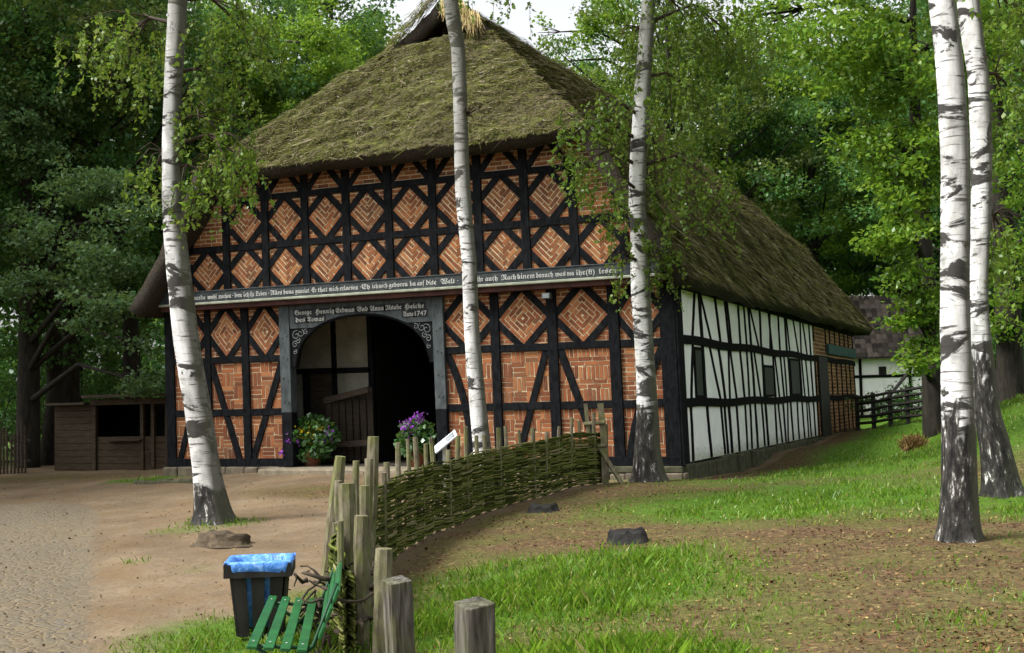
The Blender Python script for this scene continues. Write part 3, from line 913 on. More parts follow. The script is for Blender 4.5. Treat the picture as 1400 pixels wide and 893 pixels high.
for q in ([(3.2, 1.2), (4.25, 1.42), (4.25, 1.54), (3.2, 1.33)], [(3.2, .3), (4.25, .34), (4.25, .46), (3.2, .42)]):
    mb = MB(); mb.prism(q, 'y', .94, .978); hb('ledger', mb, [OLDWOOD], parent=LEAFD)
# small box lamp under the beam, between the second and third post right of the door
mb = MB(); mb.box((8.62, YL - .30, 3.0), (8.78, YL - .17, 3.11)); mb.box((8.67, YL - .17, 3.03), (8.72, YL - .05, 3.07))
LAMP = hb('floodlight', mb, [DULLMETAL], bevel=.01)
mb = MB(); mb.box((8.64, YL - .306, 3.015), (8.76, YL - .301, 3.095)); hb('lamp_glass', mb, [simple('lamp_glass', (.12, .14, .14), (.2, .22, .22), 3, rough=.15, bs=0)], parent=LAMP)

# stone plinths
mb = MB()
x = -.05
while x < 2.9:
    w = R.uniform(.22, .5); z = R.uniform(-.03, -.02)
    mb.box((x, YL - .13 - R.uniform(0, .05), -.45), (min(x + w, 2.95) - .015, YL + .2, z)); x += w
hb('plinth', mb, [STONE], bevel=.03)
mb = MB(); x = 6.5
while x < 11.1:
    w = R.uniform(.22, .5)
    mb.box((x, YL - .13 - R.uniform(0, .05), -.5), (min(x + w, 11.1) - .012, YL + .2, -.13 + R.uniform(-.03, .0))); x += w
hb('plinth', mb, [STONE], bevel=.03)
mb = MB(); mb.box((6.5, YL - .10, -.14), (11.02, YL + .1, -.022)); hb('plinth_sill', mb, [MOSSSTONE], bevel=.02)
mb = MB(); mb.box((2.7, -.75, -.4), (6.7, .25, -.035)); hb('threshold', mb, [simple('threshold_paving', (.14, .12, .085), (.27, .23, .16), 8, bs=.6, bd=.02)], bevel=.03)

# ---- long side wall (x = 11) and the unseen walls
XS = 11.0
DEPTH = 22.3


def sidepanel(name, y0, y1, z0, z1, mat):
    mb = MB(); mb.box((XS - .12, y0, z0), (XS, y1, z1)); return hb(name, mb, [mat])


sidepanel('plaster_wall', .12, 14.2, .02, 3.2, PLASTER)
reg = rect(14.2, DEPTH, .02, 3.2)
panel('side_brickwork', reg, rows(reg, (14.2, 0), 0, bl=.3, bh=.09, j=.02), XS - .002, BRICK_FAR, axis='x', back=.1)


def stud(name, y0, z0, y1, z1, w, proud=.03, curve=0, mat=TIMBER_SIDE):
    n = 6; mb = MB()
    pr = []
    for i in range(n + 1):
        t = i / n; o = curve * 4 * t * (1 - t) + R.uniform(-.007, .007)
        pr.append((y0 + (y1 - y0) * t + o, z0 + (z1 - z0) * t, w * R.uniform(.85, 1.12)))
    for (a, za, wa), (b, zb, wb) in zip(pr[:-1], pr[1:]):
        mb.prism([(a - wa / 2, za), (a + wa / 2, za), (b + wb / 2, zb), (b - wb / 2, zb)], 'x', XS - .1, XS + proud)
    return hb(name, mb, [mat])


mb = MB(); mb.box((XS - .1, -.053, -.02), (XS + .055, .30, 3.2)); hb('corner_post', mb, [TIMBER], bevel=.012)
for z, w in ((2.19, .16), (1.06, .16)):
    mb = MB(); prev = None
    ysr = np.linspace(.28, DEPTH, 24)
    for a, b in zip(ysr[:-1], ysr[1:]):
        za, zb = z + .02 * math.sin(a * 1.3), z + .02 * math.sin(b * 1.3)
        mb.prism([(a, za - w / 2), (b, zb - w / 2), (b, zb + w / 2), (a, za + w / 2)], 'x', XS - .1, XS + .045)
    hb('side_rail', mb, [TIMBER_SIDE])
mb = MB(); mb.box((XS - .15, -.05, 3.1), (XS + .06, DEPTH, 3.26)); hb('wall_plate', mb, [TIMBER_SIDE])
mb = MB(); y = 0
while y < DEPTH:
    w = R.uniform(.3, .7); mb.box((XS - .3, y, -.5), (XS + R.uniform(.05, .14), min(y + w, DEPTH) - .01, .02 + R.uniform(-.05, 0))); y += w
hb('plinth', mb, [MOSSSTONE], bevel=.03)
TOP = [(1.05, 1.37, .07), (1.75, 1.69, .14), (2.45, 1.78, .06), (3.2, 2.93, .10), (3.95, 3.75, .09), (4.15, 3.95, .05), (4.98, 4.95, .08), (5.6, 5.5, .06), (6.05, 5.95, .11), (6.85, 6.1, .06), (7.1, 7.15, .10), (8.1, 8.3, .06), (8.35, 8.15, .10), (9.3, 9.3, .09), (10.2, 10.15, .11), (10.6, 10.35, .06), (11.8, 11.3, .07), (12.2, 12.3, .09), (13.1, 12.7, .07), (13.7, 13.65, .10)]
for (yb, yt, w) in TOP: stud('stud', yb, 2.24, yt, 3.12, w)
MID = [(.75, 1.05, .07), (1.78, 1.74, .12), (2.95, 2.3, .07), (3.35, 3.0, .10), (3.75, 3.85, .06), (4.35, 4.0, .07), (5.1, 4.9, .08), (5.55, 5.55, .06), (6.1, 6.0, .11), (6.75, 6.3, .06), (7.12, 7.15, .10), (8.45, 8.4, .09), (8.9, 8.6, .06), (9.5, 9.3, .09), (9.85, 9.75, .06), (10.35, 10.3, .11), (11.95, 11.9, .09), (12.4, 12.2, .07), (13.0, 12.8, .07), (13.7, 13.6, .10)]
for (yb, yt, w) in MID: stud('stud', yb, 1.12, yt, 2.13, w, curve=R.uniform(-.03, .03))
LOW = [(.65, .68, .08), (2.0, 1.85, .09), (3.1, 2.95, .07), (3.35, 3.25, .08), (3.7, 3.6, .12), (4.35, 4.3, .08), (5.1, 5.1, .06), (5.55, 5.6, .07), (6.15, 6.1, .10), (6.9, 6.8, .07), (7.3, 7.2, .12), (8.3, 8.3, .08), (8.95, 8.7, .07), (9.4, 9.3, .09), (9.7, 9.9, .06), (10.4, 10.3, .10), (11.2, 11.2, .07), (12.0, 11.9, .09), (12.6, 12.6, .06), (13.0, 12.9, .07), (13.7, 13.65, .09)]
for (yb, yt, w) in LOW: stud('stud', yb, .03, yt, 1.0, w, curve=R.uniform(-.02, .02))
for y in (14.3, 14.75, 16.4, 17.2, 18.2, 19.2, 20.2, 21.1, 22.1):
    if y not in (14.75,): stud('stud', y, 2.66, y, 3.12, .1)
    stud('stud', y, 1.14, y, 2.12, .11); stud('stud', y, .03, y, .98, .11)
for (y0, y1, z0, z1) in ((1.1, 1.68, 1.16, 2.08), (7.22, 8.36, 1.15, 1.86), (10.5, 11.8, 1.16, 2.09)):
    mb = MB(); mb.box((XS - .08, y0, z0), (XS + .012, y1, z1)); W_ = hb('window', mb, [WINDOWBOARD])
    mb = MB()
    for (a, b, c, d) in ((y0 - .03, y0 + .03, z0, z1), (y1 - .03, y1 + .03, z0, z1), (y0 + .031, y1 - .031, z0 - .01, z0 + .04), (y0 + .031, y1 - .031, z1 - .04, z1 + .01)):
        mb.box((XS - .08, a, c), (XS + .034, b, d))
    hb('window_frame', mb, [TIMBER_SIDE], parent=W_)
mb = MB(); mb.box((XS - .06, 14.8, .0), (XS + .05, 16.35, 2.25)); SD = hb('side_door', mb, [DARKWOOD], bevel=.01)
mb = MB(); mb.box((XS + .02, 16.36, 2.36), (XS + .11, 22.2, 2.66)); hb('teal_board', mb, [TEALPAINT], bevel=.01)
mb = MB(); mb.box((.02, DEPTH - .12, -.3), (10.98, DEPTH, 3.2)); mb.box((0, .15, -.3), (.12, DEPTH - .13, 3.2)); hb('wall', mb, [BRICK_FAR])

# ---- thatched roof
RZ = dict(R0=(5.5, 2.3, 9.86), R1=(5.5, 17.4, 10.2))


def lerp(a, b, t): return tuple(a[i] + (b[i] - a[i]) * t for i in range(3))


def chain(pts, n):
    """resample polyline to given segments per span"""
    out = []
    for (a, b), k in zip(zip(pts[:-1], pts[1:]), n):
        out += [lerp(a, b, i / k) for i in range(k)]
    return out + [pts[-1]]


def patch(mb, A, B, n):
    m = len(A); b0 = len(mb.v)
    for j in range(n + 1):
        for i in range(m): mb.v.append(lerp(A[i], B[i], j / n))
    for j in range(n):
        for i in range(m - 1):
            mb.f.append((b0 + j * m + i, b0 + j * m + i + 1, b0 + (j + 1) * m + i + 1, b0 + (j + 1) * m + i)); mb.m.append(0)


rb = MB()
PATCHES = []
for s in (1, -1):
    X = lambda x: 5.5 + s * (x - 5.5)
    front = [(X(11.38), -.72, 3.22), (X(9.72), -.75, 5.92), (X(6.62), 2.1, 8.86), (5.5, 2.25, 9.86)]
    rear = [(X(11.5), 23.2, 3.35), (X(9.72), 21.0, 6.0), (X(6.75), 18.5, 8.9), (5.5, 17.4, 10.2)]
    A = chain(front, [12, 16, 6]); B = chain(rear, [12, 16, 6])
    patch(rb, A, B, 80); PATCHES.append((A, B, 'side%d' % s))
hipA = chain([(9.72, -.75, 5.92), (6.62, 2.1, 8.86)], [16]); hipB = chain([(1.28, -.75, 5.92), (4.38, 2.1, 8.86)], [16])
patch(rb, hipA, hipB, 34); PATCHES.append((hipA, hipB, 'hip'))
rA = chain([(11.5, 23.2, 3.35), (9.72, 21.0, 6.0), (6.75, 18.5, 8.9), (5.5, 17.4, 10.2)], [12, 16, 6]); rB = chain([(-.5, 23.2, 3.35), (1.28, 21.0, 6.0), (4.25, 18.5, 8.9), (5.5, 17.4, 10.2)], [12, 16, 6])
patch(rb, rA, rB, 30)


def thatch_off(p):
    v = Vector(p)
    return .09 * noise.noise(v * .7) + .06 * noise.noise(v * 2.1) + .055 * noise.noise(v * 5.3)


def make_roof():
    import bmesh
    me = bpy.data.meshes.new('thatched_roof'); me.from_pydata(rb.v, [], rb.f)
    bm = bmesh.new(); bm.from_mesh(me)
    bmesh.ops.remove_doubles(bm, verts=bm.verts, dist=.003)
    bmesh.ops.recalc_face_normals(bm, faces=bm.faces)
    bm.normal_update()
    up = sum(f.normal.z for f in bm.faces)
    if up < 0:
        bmesh.ops.reverse_faces(bm, faces=bm.faces); bm.normal_update()
    # soften the arrises
    inner = [v for v in bm.verts if not v.is_boundary]
    for _ in range(3): bmesh.ops.smooth_vert(bm, verts=inner, factor=.4, use_axis_x=True, use_axis_y=True, use_axis_z=True)
    bm.normal_update()
    for v in bm.verts: v.co += v.normal * thatch_off(v.co)
    bm.to_mesh(me); bm.free()
    me.polygons.foreach_set('use_smooth', [True] * len(me.polygons))
    me.materials.append(THATCH)
    o = bpy.data.objects.new('thatched_roof', me); COL.objects.link(o); o.parent = HOUSE
    me.materials.append(CUTREED)
    md = o.modifiers.new('thick', 'SOLIDIFY'); md.material_offset = 1; md.material_offset_rim = 1; md.thickness = .30; md.offset = -1; md.use_even_offset = False
    return o


ROOF = make_roof()
# loose reed and moss on the roof
S = []
def strands(A, B, n, k=1.0, lmin=.05, lmax=.22):
    A = np.array(A); B = np.array(B)
    m = len(A)
    seg = np.linalg.norm((A[1:] + B[1:]) / 2 - (A[:-1] + B[:-1]) / 2, axis=1)
    cw = seg * (np.linalg.norm(A[1:] - B[1:], axis=1) + .2); cw = np.cumsum(cw) / cw.sum()
    r = NP.random(n); i = np.clip(np.searchsorted(cw, r), 0, m - 2); t = NP.random(n)[:, None]; u = NP.random(n)[:, None]
    a = A[i] + (A[i + 1] - A[i]) * t; b = B[i] + (B[i + 1] - B[i]) * t
    P = a + (b - a) * u
    down = unit((A[i] - A[i + 1]) * (1 - u) + (B[i] - B[i + 1]) * u)
    along = unit(b - a)
    nr = unit(np.cross(down, along)); nr = np.where(nr[:, 2:] < 0, -nr, nr)
    off = np.array([thatch_off(p) for p in P])[:, None]
    P = P + nr * (off + .005)
    d = unit(down + along * NP.normal(0, 1.1, (n, 1)) + nr * NP.uniform(.0, .45, (n, 1)))
    L = NP.uniform(lmin, lmax, (n, 1)) * np.where(NP.random((n, 1)) < .012, 3.0, 1)
    w = NP.uniform(.004, .010, (n, 1)) * k; L = L * k; s = unit(np.cross(d, nr)) * w
    q = P + d * L
    return np.stack([P - s, P + s, q + s * .3, q - s * .3], 1)


S.append(strands(PATCHES[2][0], PATCHES[2][1], 85000, .8)); S.append(strands(PATCHES[0][0], PATCHES[0][1], 170000, 1.25)); S.append(strands(PATCHES[1][0], PATCHES[1][1], 6000))
o = quads('loose_reed', np.concatenate(S), STRAW, ROOF); o['kind'] = 'stuff'
# owl hole: dark sheet stands for its shade, golden repair straw on the right verge
mb = MB(); mb.prism([(4.5, 8.6), (6.5, 8.6), (5.5, 9.55)], 'y', 3.3, 3.34); hb('owl_hole_shade', mb, [SOOTWALL], parent=ROOF)
mb = MB(); mb.box((5.44, 2.6, 8.5), (5.54, 2.7, 9.6)); hb('owl_hole_stud', mb, [OLDWOOD], parent=ROOF)
n = 700
t = NP.random((n, 1)) ** 1.2; base = np.array([5.58, 2.14, 9.80]) * (1 - t) + np.array([6.30, 2.0, 9.12]) * t
P = base + np.stack([NP.normal(.04, .06, n), NP.normal(-.04, .07, n), NP.normal(.0, .06, n)], 1)
d = unit(np.stack([NP.normal(.30, .16, n), NP.normal(-.55, .1, n), NP.normal(-.85, .15, n)], 1)); L = NP.uniform(.25, .8, (n, 1)) * (1 - .3 * t)
s = np.stack([np.full(n, .007), np.zeros(n), np.zeros(n)], 1); q = P + d * L
quads('golden_straw', np.stack([P - s, P + s, q + s * .3, q - s * .3], 1), GOLDSTRAW, ROOF)
n = 500
t = NP.random((n, 1)); base = np.array([5.45, 2.15, 9.80]) * (1 - t) + np.array([4.4, 2.0, 8.75]) * t
P = base + np.stack([NP.normal(-.1, .06, n), NP.normal(.03, .06, n), NP.normal(.06, .05, n)], 1)
d = unit(np.stack([NP.normal(-.7, .2, n), NP.normal(-.2, .2, n), NP.normal(-.6, .2, n)], 1)); L = NP.uniform(.1, .28, (n, 1))
s = np.stack([np.full(n, .01), np.zeros(n), np.zeros(n)], 1); q = P + d * L
quads('verge_straw', np.stack([P - s, P + s, q + s * .3, q - s * .3], 1), STRAW, ROOF)

# ------------------------------------------------------------------ birches
def resample(pts, k):
    """Catmull-Rom through (x,y,z,r)"""
    P = [np.array(p, float) for p in pts]; out = []
    for i in range(len(P) - 1):
        p0, p1, p2, p3 = P[max(i - 1, 0)], P[i], P[i + 1], P[min(i + 2, len(P) - 1)]
        for j in range(k):
            t = j / k
            out.append(.5 * ((2 * p1) + (-p0 + p2) * t + (2 * p0 - 5 * p1 + 4 * p2 - p3) * t * t + (-p0 + 3 * p1 - 3 * p2 + p3) * t ** 3))
    return out + [P[-1]]


def trunk_mesh(name, pts, mat, root, k=9, n=22, flare=True, ridges=5):
    me_v, me_f, uvs = [], [], []
    P = resample(pts, k); h = 0
    ph = R.uniform(0, 6)
    for i, p in enumerate(P):
        if i: h += np.linalg.norm(P[i][:3] - P[i - 1][:3])
        for a in range(n + 1):
            an = 2 * math.pi * a / n
            r = p[3]
            if flare:
                f = math.exp(-h / .28)
                r *= 1 + .5 * f * math.cos(ridges * an + ph) * .5 + .35 * math.exp(-h / .12)
            r *= 1 + .035 * noise.noise(Vector((math.cos(an) * 2.2, math.sin(an) * 2.2, h * 2.5 + ph))) * 1.6
            me_v.append((p[0] + r * math.cos(an), p[1] + r * math.sin(an), p[2]))
            uvs.append((an * .16 / 1.0 * 1.0, h))
    m = n + 1
    lu = []
    for i in range(len(P) - 1):
        for a in range(n):
            q = (i * m + a, i * m + a + 1, (i + 1) * m + a + 1, (i + 1) * m + a)
            me_f.append(q); lu += [uvs[x] for x in q]
    # ground skirt
    me = bpy.data.meshes.new(name); me.from_pydata(me_v, [], me_f)
    uv = me.uv_layers.new(name='UVMap'); uv.data.foreach_set('uv', np.array(lu, np.float32).ravel())
    me.polygons.foreach_set('use_smooth', [True] * len(me.polygons)); me.materials.append(mat); me.update()
    o = bpy.data.objects.new(name, me); COL.objects.link(o)
    return worldpart(o, root)


def ell_points(n, ells, rng=NP, shell=.45):
    w = np.array([e[1][0] * e[1][1] * e[1][2] for e in ells]) ** .7; w /= w.sum()
    i = rng.choice(len(ells), n, p=w)
    c = np.array([e[0] for e in ells])[i]; r = np.array([e[1] for e in ells])[i]
    return c + unit(rng.normal(size=(n, 3))) * (rng.random((n, 1)) ** shell) * r


def weeping(root, ells, ntw, mat, leaf=.06, tl=(.3, .8), per=15, side=.35, twigr=.005, trunkpts=None, seed=0, wood=None):
    """thin hanging twigs with small leaves, twigs gathered on limbs from the trunk"""
    rng = np.random.default_rng(100 + seed)
    tw = MB()
    LP = []
    # limbs
    if trunkpts:
        T = resample(trunkpts, 3)
        for (c, r) in ells:
            c = np.array(c)
            j = min(range(len(T)), key=lambda q: abs(T[q][2] - (c[2] + max(r[2] * .3, .2))) + (0 if T[q][2] < c[2] + 3 else 5))
            s0 = T[j][:3]; mid = (s0 + c) / 2 + np.array([0, 0, .25 * np.linalg.norm(c - s0)])
            tw.tube([s0, (s0 * .5 + mid * .5), mid, (mid + c) / 2 + np.array([0, 0, .05]), c], [.035, .03, .022, .014, .006], 5)
            for _ in range(6):
                e = c + unit(rng.normal(size=(1, 3)))[0] * np.array(r) * .8
                tw.tube([mid, (mid + e) / 2 + np.array([0, 0, .12]), e], [.012, .008, .004], 4)
    O = ell_points(ntw, ells, rng, .5)
    for o_ in O:
        L = rng.uniform(*tl); dx, dy = rng.normal(0, side, 2)
        pts = []
        for k in range(5):
            t = k / 4
            pts.append((o_[0] + dx * L * t * (1 - .35 * t), o_[1] + dy * L * t * (1 - .35 * t), o_[2] - L * (t ** 1.6)))
        tw.tube(pts, [twigr, twigr * .9, twigr * .8, twigr * .6, twigr * .4], 3, cap=False)
        tt = rng.uniform(.05, 1, per)
        pp = np.array(pts)
        ii = np.clip((tt * 4).astype(int), 0, 3); fr = (tt * 4 - ii)[:, None]
        LP.append(pp[ii] + (pp[ii + 1] - pp[ii]) * fr + rng.normal(0, .025, (per, 3)))
    P = np.concatenate(LP)
    cr = quads('crown', leaves(P, leaf * (.5 + 1.0 * rng.random(len(P)) ** 1.3), .66, .25, .9, rng), mat)
    worldpart(cr, root)
    b = tw.build('branches', [wood or TWIG], None, True, recalc=False)
    worldpart(b, root)
    return cr


B1 = [(6.27, -6.91, -.45, .30), (6.20, -6.98, .20, .231), (6.12, -7.08, 1.15, .211), (6.03, -7.17, 1.96, .206), (5.96, -7.26, 2.97, .191), (5.93, -7.34, 3.87, .166), (5.95, -7.39, 4.78, .151), (6.02, -7.42, 5.78, .146), (6.12, -7.45, 6.78, .151), (6.20, -7.48, 7.78, .136), (6.32, -7.56, 9.79, .101), (6.41, -7.66, 11.80, .030)]
B2 = [(8.50, -2.82, -.34, .19), (8.48, -2.86, .34, .153), (8.44, -2.94, 1.28, .141), (8.41, -3.02, 2.34, .129), (8.42, -3.09, 3.40, .124), (8.38, -3.18, 4.58, .129), (8.40, -3.25, 5.75, .118), (8.41, -3.32, 6.81, .118), (8.34, -3.41, 7.63, .124), (8.29, -3.52, 9.04, .100), (8.32, -3.64, 11.16, .03)]
B3 = [(10.66, -.92, -.3, .30), (10.66, -.95, .24, .246), (10.69, -1.01, 1.22, .184), (10.68, -1.08, 2.33, .172), (10.67, -1.12, 2.94, .172), (10.69, -1.17, 3.74, .160), (10.70, -1.23, 4.66, .154), (10.81, -1.26, 5.89, .154), (10.91, -1.28, 6.87, .141), (11.02, -1.30, 7.85, .123), (11.19, -1.35, 9.68, .098), (11.34, -1.42, 11.77, .03)]
B4 = [(16.00, -8.23, -.36, .205), (16.02, -8.25, .13, .185), (16.04, -8.28, .70, .171), (16.05, -8.32, 1.41, .157), (16.07, -8.36, 2.12, .149), (16.12, -8.41, 3.18, .142), (16.13, -8.45, 3.90, .142), (16.11, -8.50, 4.54, .135), (16.08, -8.54, 4.96, .132), (16.05, -8.62, 6.03, .114), (16.04, -8.74, 7.81, .078), (16.09, -8.86, 9.94, .025)]
B5 = [(16.30, -3.97, -.27, .25), (16.22, -4.05, .45, .206), (16.15, -4.11, .92, .168), (16.13, -4.16, 1.48, .140), (16.12, -4.22, 2.41, .117), (16.19, -4.26, 3.44, .131), (16.23, -4.30, 4.28, .140), (16.23, -4.36, 5.21, .136), (16.16, -4.45, 6.15, .145), (16.18, -4.53, 7.55, .126), (16.24, -4.63, 9.42, .084), (16.29, -4.73, 11.29, .03)]


def E_(px, py, d, rx, ry, rd):
    """ellipsoid seen at a photo pixel: radii in pixels across / up and metres in depth"""
    c = at(px, py, d); s = d / FPX
    return (tuple(c), (max(rx * s, .1), max(rd, .1), max(ry * s, .1)))


def topcrown(pts, r=1.5, dz=1.0):
    x, y, z, _ = pts[-2]
    return [((x + .5, y + .3, z - .5), (r, r, 1.3)), ((x - .7, y - .3, z + .4), (r, r, 1.2)), ((x + .2, y - .8, z + 1.2), (r * .8, r * .8, 1.0))]


BIRCHES = [
    ('birch_tree', 'tall birch with a curved white trunk growing beside the sandy yard left of the doorway', B1, .5, 1.3,
     [E_(300, 180, 17.0, 45, 40, .9), E_(335, 225, 16.8, 38, 28, .7), E_(280, 245, 17, 40, 40, .8), E_(265, 150, 17.2, 35, 40, .7), E_(212, 235, 17.2, 20, 40, .6), E_(300, 120, 17.5, 40, 40, .8), E_(170, 60, 17.5, 70, 50, 1.2), E_(330, 40, 17.6, 50, 50, 1.0)] + topcrown(B1), 900, .075),
    ('birch_tree', 'slender birch standing between the woven fence and the brick gable', B2, .15, 6.1,
     [E_(648, 165, 19.9, 22, 24, .4), E_(600, -60, 20, 60, 30, .8)] + topcrown(B2, 1.3), 110, .075),
    ('birch_tree', 'birch with drooping leafy branches in front of the right house corner', B3, 1.15, 3.7,
     [E_(820, 160, 20.3, 60, 35, 1.0), E_(775, 190, 20.1, 30, 35, .6), E_(800, 230, 20.1, 30, 50, .7), E_(845, 270, 20.2, 25, 80, .7), E_(846, 375, 20.3, 16, 50, .4), E_(915, 230, 20.9, 35, 80, 1.0), E_(945, 130, 21.2, 70, 80, 1.4), E_(905, 350, 20.8, 22, 45, .6), E_(975, 250, 21, 40, 60, 1.0), E_(940, 30, 21.5, 80, 50, 1.5), E_(862, 60, 21, 22, 50, 1.0), E_(1010, 60, 22, 60, 60, 1.4)] + topcrown(B3), 1050, .075),
    ('birch_tree', 'nearest white birch with a black fissured foot on the lawn', B4, 1.15, 9.4, [E_(1310, -120, 12.2, 60, 40, .9)] + topcrown(B4), 150, .07),
    ('birch_tree', 'birch with a dark grey foot leaning out behind the nearest white birch', B5, 1.7, 2.9, [E_(1385, 130, 16, 40, 70, .9), E_(1375, 330, 16.2, 40, 50, .8), E_(1400, 20, 16, 50, 50, 1)] + topcrown(B5), 480, .08),
]
for i, (nm, lab, pts, bh, seed, ells, ntw, lf) in enumerate(BIRCHES):
    pts = [(a, b_, c, r * (.86, .97, .93, .93, .95)[i]) for a, b_, c, r in pts]
    root = empty(nm, lab, 'tree', (pts[0][0], pts[0][1], g1(pts[0][0], pts[0][1])), 'birches in the farmyard')
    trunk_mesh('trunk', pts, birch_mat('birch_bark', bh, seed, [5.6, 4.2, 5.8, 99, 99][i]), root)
    weeping(root, ells, ntw, LEAF_BIRCH, leaf=lf, per=22, trunkpts=pts, seed=i)


# ------------------------------------------------------------------ forest trees
def crown_cloud(clumps, per, leaf, rng, flat=.6):
    P = []
    for c, r in clumps:
        n = int(per * (r / 1.0) ** 2)
        q = unit(rng.normal(size=(n, 3))) * (rng.random((n, 1)) ** .38) * np.array([r, r, r * flat])
        q[:, 2] = np.where(q[:, 2] < -.25 * r, q[:, 2] * .4, q[:, 2])
        P.append(np.array(c) + q)
    P = np.concatenate(P)
    P = P + rng.normal(0, .05, P.shape)
    return leaves(P, rng.uniform(leaf * .7, leaf * 1.3, len(P)), .62, .6, .35, rng)


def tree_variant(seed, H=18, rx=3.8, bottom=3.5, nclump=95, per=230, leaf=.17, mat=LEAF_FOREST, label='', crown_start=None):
    rng = np.random.default_rng(seed)
    root = bpy.data.objects.new('forest_tree', None)
    cl = []
    zc, rz = (H + bottom) / 2, (H - bottom) / 2
    while len(cl) < nclump:
        u = unit(rng.normal(size=(1, 3)))[0] * rng.random() ** .33
        z = zc + u[2] * rz
        tz = (z - bottom) / (H - bottom)
        k = (.75 + .45 * math.sin(min(1, max(0, tz)) * math.pi)) * rx
        an = math.atan2(u[1], u[0])
        k *= 1 + .25 * math.sin(2 * an + seed) + .18 * math.sin(3 * an + z * .7 + seed)
        cl.append(((u[0] * k, u[1] * k, z + .4 * rng.normal()), rng.uniform(.65, 1.25)))
    lv = crown_cloud(cl, per, leaf, rng)
    cr = quads('crown', lv, mat)
    tb = MB()
    bend = rng.normal(0, .25, (8, 2)); bend[0] = 0
    T = []
    for k in range(8):
        z = H * .88 * k / 7
        T.append((bend[k][0] * (k > 0) * .8, bend[k][1] * .8, z - .4 * (k == 0)))
    rad = [.34, .27, .24, .2, .16, .12, .08, .03]
    tb.tube(T, rad, 10, jit=.06)
    for c, r in cl[::3]:
        j = min(6, max(2, int((c[2] - 1.8) / (H * .88) * 7)))
        s0 = np.array(T[j]); c = np.array(c)
        mid = (s0 + c) / 2 + np.array([0, 0, -.15])
        tb.tube([s0, mid, c], [.07, .045, .012], 5, cap=False)
    tr = tb.build('trunk', [TREEBARK], None, True, recalc=False)
    return (tr.data, cr.data, [tr, cr])


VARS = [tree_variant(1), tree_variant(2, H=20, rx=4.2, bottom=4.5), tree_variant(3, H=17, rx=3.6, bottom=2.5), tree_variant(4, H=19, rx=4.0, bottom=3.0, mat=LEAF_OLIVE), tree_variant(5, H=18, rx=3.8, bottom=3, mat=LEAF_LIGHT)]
for v in VARS:
    for o in v[2]: bpy.data.objects.remove(o)


def forest_tree(px, d, var, s, label, group, xy=None):
    p = at(px, 560, d) if xy is None else (*xy, 0)
    z = g1(p[0], p[1])
    root = empty('forest_tree', label, 'tree', (p[0], p[1], z), group, R.uniform(0, 6.28))
    root.scale = (s, s, s * R.uniform(.92, 1.08))
    for nm, me in (('trunk', VARS[var][0]), ('crown', VARS[var][1])):
        o = bpy.data.objects.new(nm, me); COL.objects.link(o); o.parent = root
    return root


GL_, GB_, GR_ = 'trees in the wood left of the farmhouse', 'trees in the wood behind the thatched roof', 'trees in the wood right of the farmhouse'
LL = 'dark leafy tree of the wood beyond the shed left of the farmhouse'
LB = 'tall leafy tree of the wood rising behind the thatched roof'
LR = 'leafy tree of the wood beyond the white outbuilding on the right'
for px, d, v, s in [(-110, 34, 1, 1.0), (-20, 38, 0, 1.05), (95, 40, 2, 1.0), (165, 37, 0, .95), (255, 41, 1, .92), (-70, 46, 1, 1.1), (40, 50, 0, 1.15), (140, 49, 3, 1.1), (230, 52, 1, 1.1), (310, 47, 4, .95), (350, 56, 0, 1.1), (-160, 42, 2, 1.1)]:
    forest_tree(px, d, v, s, LL, GL_)
for xy, v, s in [((-9.5, -2.5), 1, .9), ((-12.5, 2.0), 0, 1.0), ((-8.2, 5.2), 2, .9), ((-13, -8), 1, 1.0), ((-7.5, -7.5), 0, .85), ((-15, -14), 2, 1.05)]:
    forest_tree(0, 0, v, s, 'added forest tree shading the left edge of the yard and the shed', GL_, xy)  # trees added, mostly out of view, to shade the shed side
for px, d, v, s in [(400, 50, 4, 1.1), (455, 54, 1, 1.2), (490, 54, 0, 1.12), (420, 64, 0, 1.35), (480, 68, 2, 1.45), (925, 52, 3, 1.1), (935, 56, 4, 1.08), (1000, 53, 2, 1.05), (1065, 57, 4, 1.05), (900, 68, 1, 1.2), (1010, 70, 0, 1.25)]:
    forest_tree(px, d, v, s, LB, GB_)
for px, d, v, s in [(1125, 58, 0, 1.1), (1165, 66, 1, 1.15), (1215, 63, 4, 1.1), (1260, 60, 2, 1.05), (1320, 56, 0, 1.1), (1345, 42, 1, .95), (1415, 45, 0, 1.0), (1480, 36, 1, .9), (1385, 60, 1, 1.2), (1450, 58, 3, 1.1), (1540, 48, 0, 1.1), (1100, 72, 2, 1.25), (1230, 75, 0, 1.3), (1330, 74, 1, 1.3)]:
    forest_tree(px, d, v, s, LR, GR_)


